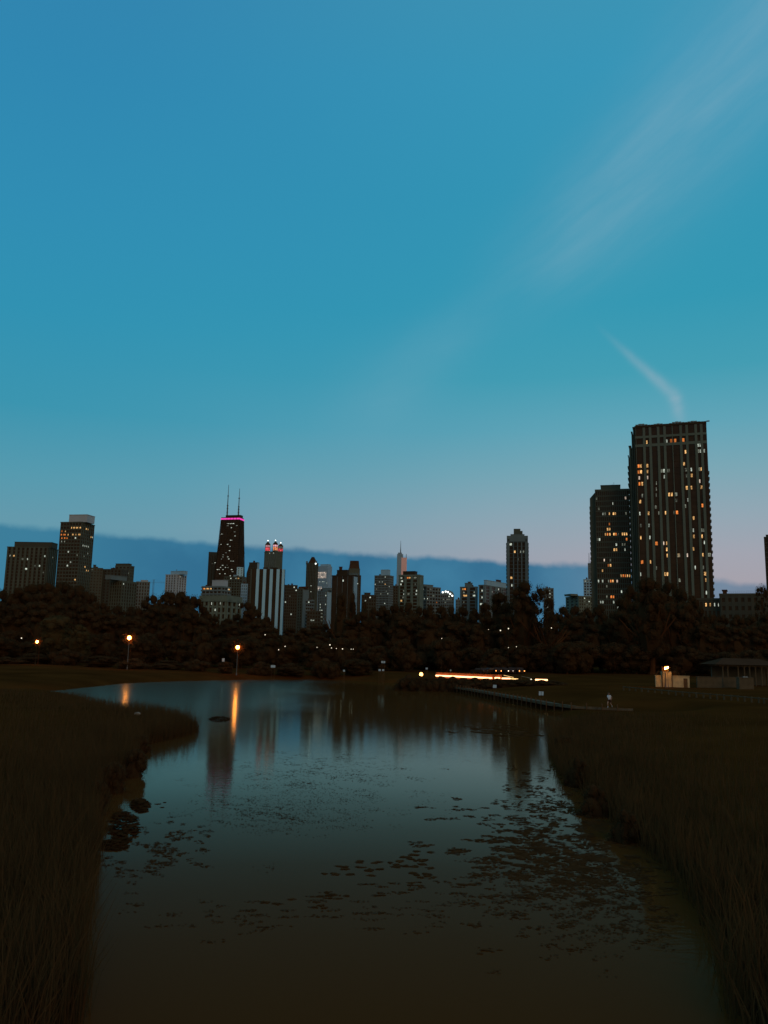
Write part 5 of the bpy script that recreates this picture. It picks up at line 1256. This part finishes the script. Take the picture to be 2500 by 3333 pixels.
def pavilion():
    D = 146.0; a = at(2350, 2200, D); c = at(2530, 2200, D); g0 = gz(a.x, a.y)
    t = tag(empty('pavilion', (a.x, a.y, g0)), 'open pavilion with slender columns and low hipped roof at the right edge', 'pavilion')
    W = c.x - a.x; ze = at(2420, 2170, D).z - g0; zr = at(2400, 2143, D).z - g0
    for px in (2353, 2369, 2403, 2423, 2440, 2459, 2479, 2498, 2520):
        x = at(px, 2190, D).x - a.x; MB().tube((x, 0, -.3), (x, 0, ze), .13, .11, 10).box(x - .18, -.18, ze - .16, x + .18, .18, ze).build('column', M['dim_plaster'], t)
    MB().box(-.5, -.25, ze, W + .3, 5, ze + .3).build('beam', M['dim_plaster'], t)
    MB().prism([(-1.5, -1), (W + 1, -1), (W + 1, 6), (-1.5, 6)], ze + .3, zr, [(1.2, 2.3), (W - 2, 2.3), (W - 2, 2.7), (1.2, 2.7)]).build('roof', M['slate'], t)
    MB().box(0, 4.4, -.3, W, 4.8, ze).build('rear_wall', M['brown_brick'], t)
pavilion()
def rail_path():
    pix = [(2030, 2235), (2110, 2242), (2200, 2250), (2290, 2257), (2380, 2264), (2470, 2272), (2540, 2278)]
    pts = [gp(x, y, 2.15).xy for x, y in pix]
    t = tag(empty('path_rail', (pts[0].x, pts[0].y, 0)), 'low pale rail with small posts edging the path at right', 'railing')
    loc = [p - pts[0] for p in pts]; m = MB()
    for a, c in zip(loc[:-1], loc[1:]):
        n = 4
        for i in range(n):
            p = a + (c - a) * i / n; g0 = gz(p.x + pts[0].x, p.y + pts[0].y)
            MB().box(p.x - .09, p.y - .09, g0 - .2, p.x + .09, p.y + .09, 2.22).build('post', M['dim_plaster'], t)
        m.tube((a.x, a.y, 2.12), (c.x, c.y, 2.12), .06, n=6)
    m.build('rail', M['dim_plaster'], t)
rail_path()

# ------------------------------------------------------------------ the jogger
def jogger():
    f = gp(1990, 2307.5, .75)
    t = tag(empty('person', (f.x, f.y + .7, .78), math.radians(-38)), 'person jogging on the boardwalk in pale shirt and black shorts', 'person')
    def skin_mesh(name, verts, edges, radii, mat, root=0, sub=2, parent=t):
        me = bpy.data.meshes.new(name); me.from_pydata(verts, edges, []); o = link(name, me, parent)
        me.materials.append(mat)
        md = o.modifiers.new('skin', 'SKIN'); md.use_smooth_shade = True
        for i, r in enumerate(radii):
            sv = me.skin_vertices[0].data[i]; sv.radius = (r, r) if isinstance(r, (int, float)) else r; sv.use_root = i == root
        s2 = o.modifiers.new('sub', 'SUBSURF'); s2.levels = sub; s2.render_levels = sub
        return o
    # faces -y; mid-stride: right leg forward, left leg pushing off
    J = {'pel': (0, 0, .95), 'wai': (0, -.03, 1.10), 'che': (0, -.08, 1.32), 'nek': (0, -.11, 1.47), 'hd0': (0, -.14, 1.54), 'hd1': (0, -.16, 1.64), 'hd2': (0, -.155, 1.73),
         'hiL': (.09, 0, .91), 'knL': (.10, .06, .50), 'anL': (.10, .42, .30), 'toL': (.10, .46, .15),
         'hiR': (-.09, 0, .91), 'knR': (-.10, -.32, .62), 'anR': (-.10, -.26, .17), 'toR': (-.10, -.43, .07),
         'shL': (.17, -.09, 1.42), 'elL': (.24, .14, 1.20), 'wrL': (.20, .0, 1.03), 'haL': (.185, -.06, 1.00),
         'shR': (-.17, -.09, 1.42), 'elR': (-.25, -.05, 1.16), 'wrR': (-.15, -.28, 1.20), 'haR': (-.13, -.345, 1.23)}
    R = {'pel': .135, 'wai': .115, 'che': .145, 'nek': .052, 'hd0': .068, 'hd1': .10, 'hd2': .075, 'hiL': .10, 'knL': .062, 'anL': .040, 'toL': .034, 'hiR': .10, 'knR': .062, 'anR': .040, 'toR': .034,
         'shL': .062, 'elL': .043, 'wrL': .030, 'haL': .036, 'shR': .062, 'elR': .043, 'wrR': .030, 'haR': .036}
    E = [('pel', 'wai'), ('wai', 'che'), ('che', 'nek'), ('nek', 'hd0'), ('hd0', 'hd1'), ('hd1', 'hd2'), ('pel', 'hiL'), ('hiL', 'knL'), ('knL', 'anL'), ('anL', 'toL'), ('pel', 'hiR'), ('hiR', 'knR'), ('knR', 'anR'), ('anR', 'toR'),
         ('che', 'shL'), ('shL', 'elL'), ('elL', 'wrL'), ('wrL', 'haL'), ('che', 'shR'), ('shR', 'elR'), ('elR', 'wrR'), ('wrR', 'haR')]
    for s in 'LR':
        h, w = Vector(J['ha' + s]), Vector(J['wr' + s]); d = (h - w).normalized(); sd_ = Vector((1 if s == 'L' else -1, 0, 0)); pal = d.cross(sd_).normalized()
        for i in range(4):
            k = 'f%d%s' % (i, s); off = pal * ((i - 1.5) * .019)
            J[k + 'a'] = tuple(h + d * .045 + off); J[k + 'b'] = tuple(h + d * (.075 - .006 * abs(i - 1)) + off - sd_ * .018); J[k + 'c'] = tuple(h + d * (.07 - .006 * abs(i - 1)) + off - sd_ * .045)
            R[k + 'a'] = .0095; R[k + 'b'] = .009; R[k + 'c'] = .008
            E += [('ha' + s, k + 'a'), (k + 'a', k + 'b'), (k + 'b', k + 'c')]
        J['th' + s] = tuple(h + d * .02 + pal * .045 - sd_ * .015); R['th' + s] = .011; E.append(('ha' + s, 'th' + s))
    ks = list(J); ix = {k: i for i, k in enumerate(ks)}
    body = skin_mesh('body', [J[k] for k in ks], [(ix[a], ix[b]) for a, b in E], [R[k] for k in ks], M['skin'])
    def sub(name, keys, edges, rad, mat):
        kk = list(keys); ii = {k: i for i, k in enumerate(kk)}
        return skin_mesh(name, [keys[k] for k in kk], [(ii[a], ii[b]) for a, b in edges], [rad[k] for k in kk], mat)
    mid = lambda a, b, f_: tuple(Vector(J[a]).lerp(Vector(J[b]), f_))
    sub('shirt', {'p': (0, 0, .93), 'w': J['wai'], 'c': J['che'], 'n': (0, -.105, 1.43), 'l': J['shL'], 'le': mid('shL', 'elL', .6), 'r': J['shR'], 're': mid('shR', 'elR', .6)},
        [('p', 'w'), ('w', 'c'), ('c', 'n'), ('c', 'l'), ('l', 'le'), ('c', 'r'), ('r', 're')], {'p': .165, 'w': .15, 'c': .172, 'n': .075, 'l': .085, 'le': .075, 'r': .085, 're': .075}, M['shirt'])
    sub('shorts', {'p': (0, 0, .90), 'l': J['hiL'], 'lk': mid('hiL', 'knL', .72), 'r': J['hiR'], 'rk': mid('hiR', 'knR', .72)}, [('p', 'l'), ('l', 'lk'), ('p', 'r'), ('r', 'rk')], {'p': .15, 'l': .125, 'lk': .10, 'r': .125, 'rk': .10}, M['shorts'])
    MB().ball((0, -.145, 1.685), .112, 14, 10, (.92, 1.05, .95)).build('hair', M['hair'], t, smooth=True)
    fm = MB().ball((0, -.205, 1.635), .075, 12, 8, (.9, .8, 1.15)); fm.ball((0, -.272, 1.635), .016, 8, 6, (.8, 1, 1.4)).ball((-.028, -.258, 1.66), .011, 8, 6).ball((.028, -.258, 1.66), .011, 8, 6).box(-.025, -.262, 1.592, .025, -.252, 1.598)
    fm.ball((.098, -.15, 1.64), .026, 8, 6, (.4, 1, 1.3)).ball((-.098, -.15, 1.64), .026, 8, 6, (.4, 1, 1.3))
    fm.build('face', M['skin'], t, smooth=True)
    for s in 'LR':
        a, b_ = Vector(J['an' + s]), Vector(J['to' + s]); d = (b_ - a).normalized()
        MB().tube(tuple(a - d * .03), tuple(b_ + d * .05), .052, .038, 10).build('shoe', M['sign_white'], t)
jogger()

# ------------------------------------------------------------------ reeds, grass, floating weed
def blades(name, n, sampler, hmin, hmax, wid, mat, seed, lean=.35):
    g = np.random.default_rng(seed); P = sampler(g, n); n = len(P); Z = hz(P)
    h = g.uniform(hmin, hmax, n); a = g.uniform(0, 2 * PI, n); ln = g.uniform(.05, lean, n) * h; b = g.uniform(0, 2 * PI, n)
    w = wid * g.uniform(.6, 1.3, n)
    base = np.column_stack([P, Z - .05]); dx = np.column_stack([np.cos(b), np.sin(b), np.zeros(n)]) * w[:, None]
    ld = np.column_stack([np.cos(a), np.sin(a), np.zeros(n)]) * ln[:, None]; up = np.column_stack([np.zeros(n), np.zeros(n), h])
    V = np.stack([base - dx, base + dx, base + up * .55 + ld * .3 + dx * .8, base + up * .55 + ld * .3 - dx * .8, base + up + ld], 1).reshape(-1, 3)
    F = []
    for i in range(n): k = 5 * i; F += [(k, k + 1, k + 2, k + 3), (k + 3, k + 2, k + 4)]
    me = bpy.data.meshes.new(name); me.from_pydata(V.tolist(), [], F); me.materials.append(mat)
    return tag(link(name, me), kind='stuff')
def bank_sampler(x0, x1, y0, y1, smin, smax, fall, side):
    def f(g, n):
        out = []
        while sum(len(o) for o in out) < n:
            P_ = np.column_stack([g.uniform(x0, x1, n * 3), y0 + (y1 - y0) * g.uniform(0, 1, n * 3) ** 1.5]); s = pond_sd(P_)
            keep = (s > smin) & (s < smax) & (g.uniform(0, 1, len(P_)) < np.exp(-np.maximum(s, 0) / fall)) & ((P_[:, 0] < 0) if side < 0 else (P_[:, 0] > 0))
            out.append(P_[keep])
        return np.concatenate(out)[:n]
    return f
blades('reeds', 26000, bank_sampler(-40, 0, 8, 80, -.35, 12, 1.8, -1), .6, 1.6, .014, M['reed'], 5)
blades('tall_reeds', 2600, bank_sampler(-30, 0, 8, 70, -.5, 1.5, .6, -1), 1.4, 2.5, .013, M['reed'], 15, .5)
blades('tall_rushes', 3600, bank_sampler(0, 40, 10, 76, -.5, 1.5, .6, 1), .9, 1.9, .015, M['reed'], 16, .5)
blades('bank_grass', 30000, bank_sampler(0, 60, 12, 84, -.1, 25, 4, 1), .3, .85, .018, M['reed'], 6)
blades('meadow_grass', 20000, bank_sampler(-60, 0, 10, 100, 1.5, 40, 12, -1), .35, .9, .02, M['reed'], 8)
bsh = 'bushes overhanging the pond banks'
for px, py, w, D, lb in ((462, 2392, 70, 56, 'dark bush at the root of the left spit'), (440, 2440, 90, 46, 'dark leafy bush overhanging the water on the left bank'), (372, 2482, 90, 41, 'reedy dark bush on the left bank below the spit'), (590, 2352, 85, 69, 'low flat bush on the end of the left spit'), (535, 2340, 90, 70, 'low bush in the middle of the left spit'),
    (318, 2545, 96, 36, 'drooping dark bush on the left bank above the largest weed mat'), (270, 2660, 110, 31, 'drooping dark bush on the left bank beside the largest weed mat'), (236, 2790, 130, 26, 'nearest dark bush on the left bank'),
    (1838, 2395, 80, 60, 'ragged dark bush at the right bank, first past the boardwalk'), (1878, 2470, 96, 46, 'ragged dark bush at the right bank opposite the balcony tower reflection'), (1930, 2560, 110, 38, 'ragged dark bush at the inner bend of the right bank'), (2030, 2640, 120, 33, 'wide dark bush low on the right bank')):
    p = at(px, py, D); zt = p.z; 
    tree(px, py, w, D, 's0' if w < 92 else 's1', lb, bsh, name='bush', cat='bush', cz=-.2)
q = gp(446, 2348, .9); tag(MB().ball((q.x, q.y, gz(q.x, q.y) + .55), .17, 12, 8, (1.5, 1, .8)).build('pale_stone', M['stone']), 'small pale stone on the left spit', 'stone')

def weed_mesh(areas, seed):
    g = np.random.default_rng(seed); V = []; F = []
    for (cx, cy, sx, sy, rot, n, r0, r1) in areas:
        c = gp(cx, cy)
        # the spread is given on the photo; clumps are scattered round it on the water
        e1 = gp(cx + sx, cy + rot).xy - c.xy; e2 = gp(cx, cy + sy).xy - c.xy
        n = int(n * 2.8); ns = max(4, n // 11); seeds = g.normal(size=(ns, 2))
        for i in range(n):
            sdx = seeds[g.integers(ns)] + g.normal(size=2) * [.11, .07]
            x, y = c.x + e1.x * sdx[0] + e2.x * sdx[1], c.y + e1.y * sdx[0] + e2.y * sdx[1]
            r1_ = r1 * .34; r = r0 * (r1_ / r0) ** g.uniform(0, 1) ** 1.6
            k = len(V); m = 9; a0 = g.uniform(0, 6.28); el_ = g.uniform(.45, 1.0); ro = g.normal(0, .5)
            rad = r * (1 + .35 * g.normal(size=m)).clip(.35, 1.7)
            z = .006 + .012 * g.uniform()
            for j in range(m):
                t = a0 + 2 * PI * j / m; u, v = rad[j] * math.cos(t) * 1.35, rad[j] * math.sin(t) * el_
                V.append((x + u * math.cos(ro) - v * math.sin(ro), y + u * math.sin(ro) + v * math.cos(ro), z))
            F.append(tuple(range(k, k + m)))
    P_ = np.array([V[f[0]][:2] for f in F]); s = pond_sd(P_)
    F = [f for f, q in zip(F, s) if q < -.15]
    me = bpy.data.meshes.new('pond_weed'); me.from_pydata(V, [], F); me.materials.append(M['weed']); return me
AR = [ # px centre, spread in photo px, tilt, count, clump radius range (m)
 (1760, 2570, 70, 50, 6, 260, .05, .30), (1830, 2680, 110, 55, 10, 420, .05, .34), (1720, 2770, 150, 35, 6, 420, .05, .30), (1900, 2830, 150, 50, 8, 520, .04, .24), (1760, 2900, 170, 60, 5, 360, .03, .18),
 (1960, 3000, 120, 70, 0, 300, .02, .13), (1980, 2900, 90, 60, 0, 300, .03, .16),
 (1000, 2590, 170, 55, 4, 900, .02, .10), (1060, 2500, 150, 30, 4, 400, .03, .14), (900, 2650, 120, 25, 12, 400, .02, .10), (1480, 2640, 90, 20, 2, 60, .05, .2),
 (1340, 2795, 45, 16, 0, 60, .05, .26), (1210, 2815, 45, 14, 0, 50, .05, .24), (1120, 2840, 30, 12, 0, 30, .05, .18), (1350, 2840, 40, 14, 0, 36, .05, .2), (1060, 2920, 70, 14, 0, 70, .03, .16), (1300, 2880, 100, 14, 0, 60, .03, .14),
 (560, 2740, 70, 50, -6, 130, .03, .2), (480, 2800, 90, 40, 0, 160, .03, .15), (1650, 2380, 70, 9, 6, 160, .2, .8), (900, 3000, 160, 30, -6, 70, .02, .14), (640, 2960, 120, 40, 0, 50, .02, .12), (1400, 2960, 200, 30, 0, 120, .02, .12), (510, 2615, 14, 6, 0, 12, .05, .14)]
tag(link('pond_weed', weed_mesh(AR, 4)), kind='stuff')
def weed_mat(px, py, wpx, hpx, seed, label):
    c = gp(px, py); g = np.random.default_rng(seed)
    e1 = gp(px + wpx / 2, py).xy - c.xy; e2 = gp(px, py + hpx / 2).xy - c.xy
    t = MB(); n = 190
    for i in range(n):
        r = math.sqrt(g.uniform()); a = g.uniform(0, 6.28); x = e1.x * r * math.cos(a) + e2.x * r * math.sin(a); y = e1.y * r * math.cos(a) + e2.y * r * math.sin(a)
        rr = g.uniform(.06, .2); k = len(t.v); h = .02 + .16 * (1 - r) * g.uniform()
        for j in range(7): q = rr * g.uniform(.6, 1.3); t.v.append((x + q * math.cos(j * .9), y + q * math.sin(j * .9), h + g.uniform(-.015, .03)))
        t.f.append(tuple(range(k, k + 7)))
    o = t.build('weed_mat', M['weed_dark']); o.location = (c.x, c.y, 0); tag(o, label, 'weed mat', 'floating weed mats')
weed_mat(404, 2690, 95, 110, 1, 'largest dark floating weed mat beside the left bank')
weed_mat(458, 2622, 52, 44, 2, 'small ragged weed mat at the upper tip of the largest one')
weed_mat(366, 2752, 90, 30, 3, 'flat trailing weed mat below the largest one by the left bank')
weed_mat(714, 2341, 66, 20, 4, 'lens shaped weed mat out in the pond right of the left spit')
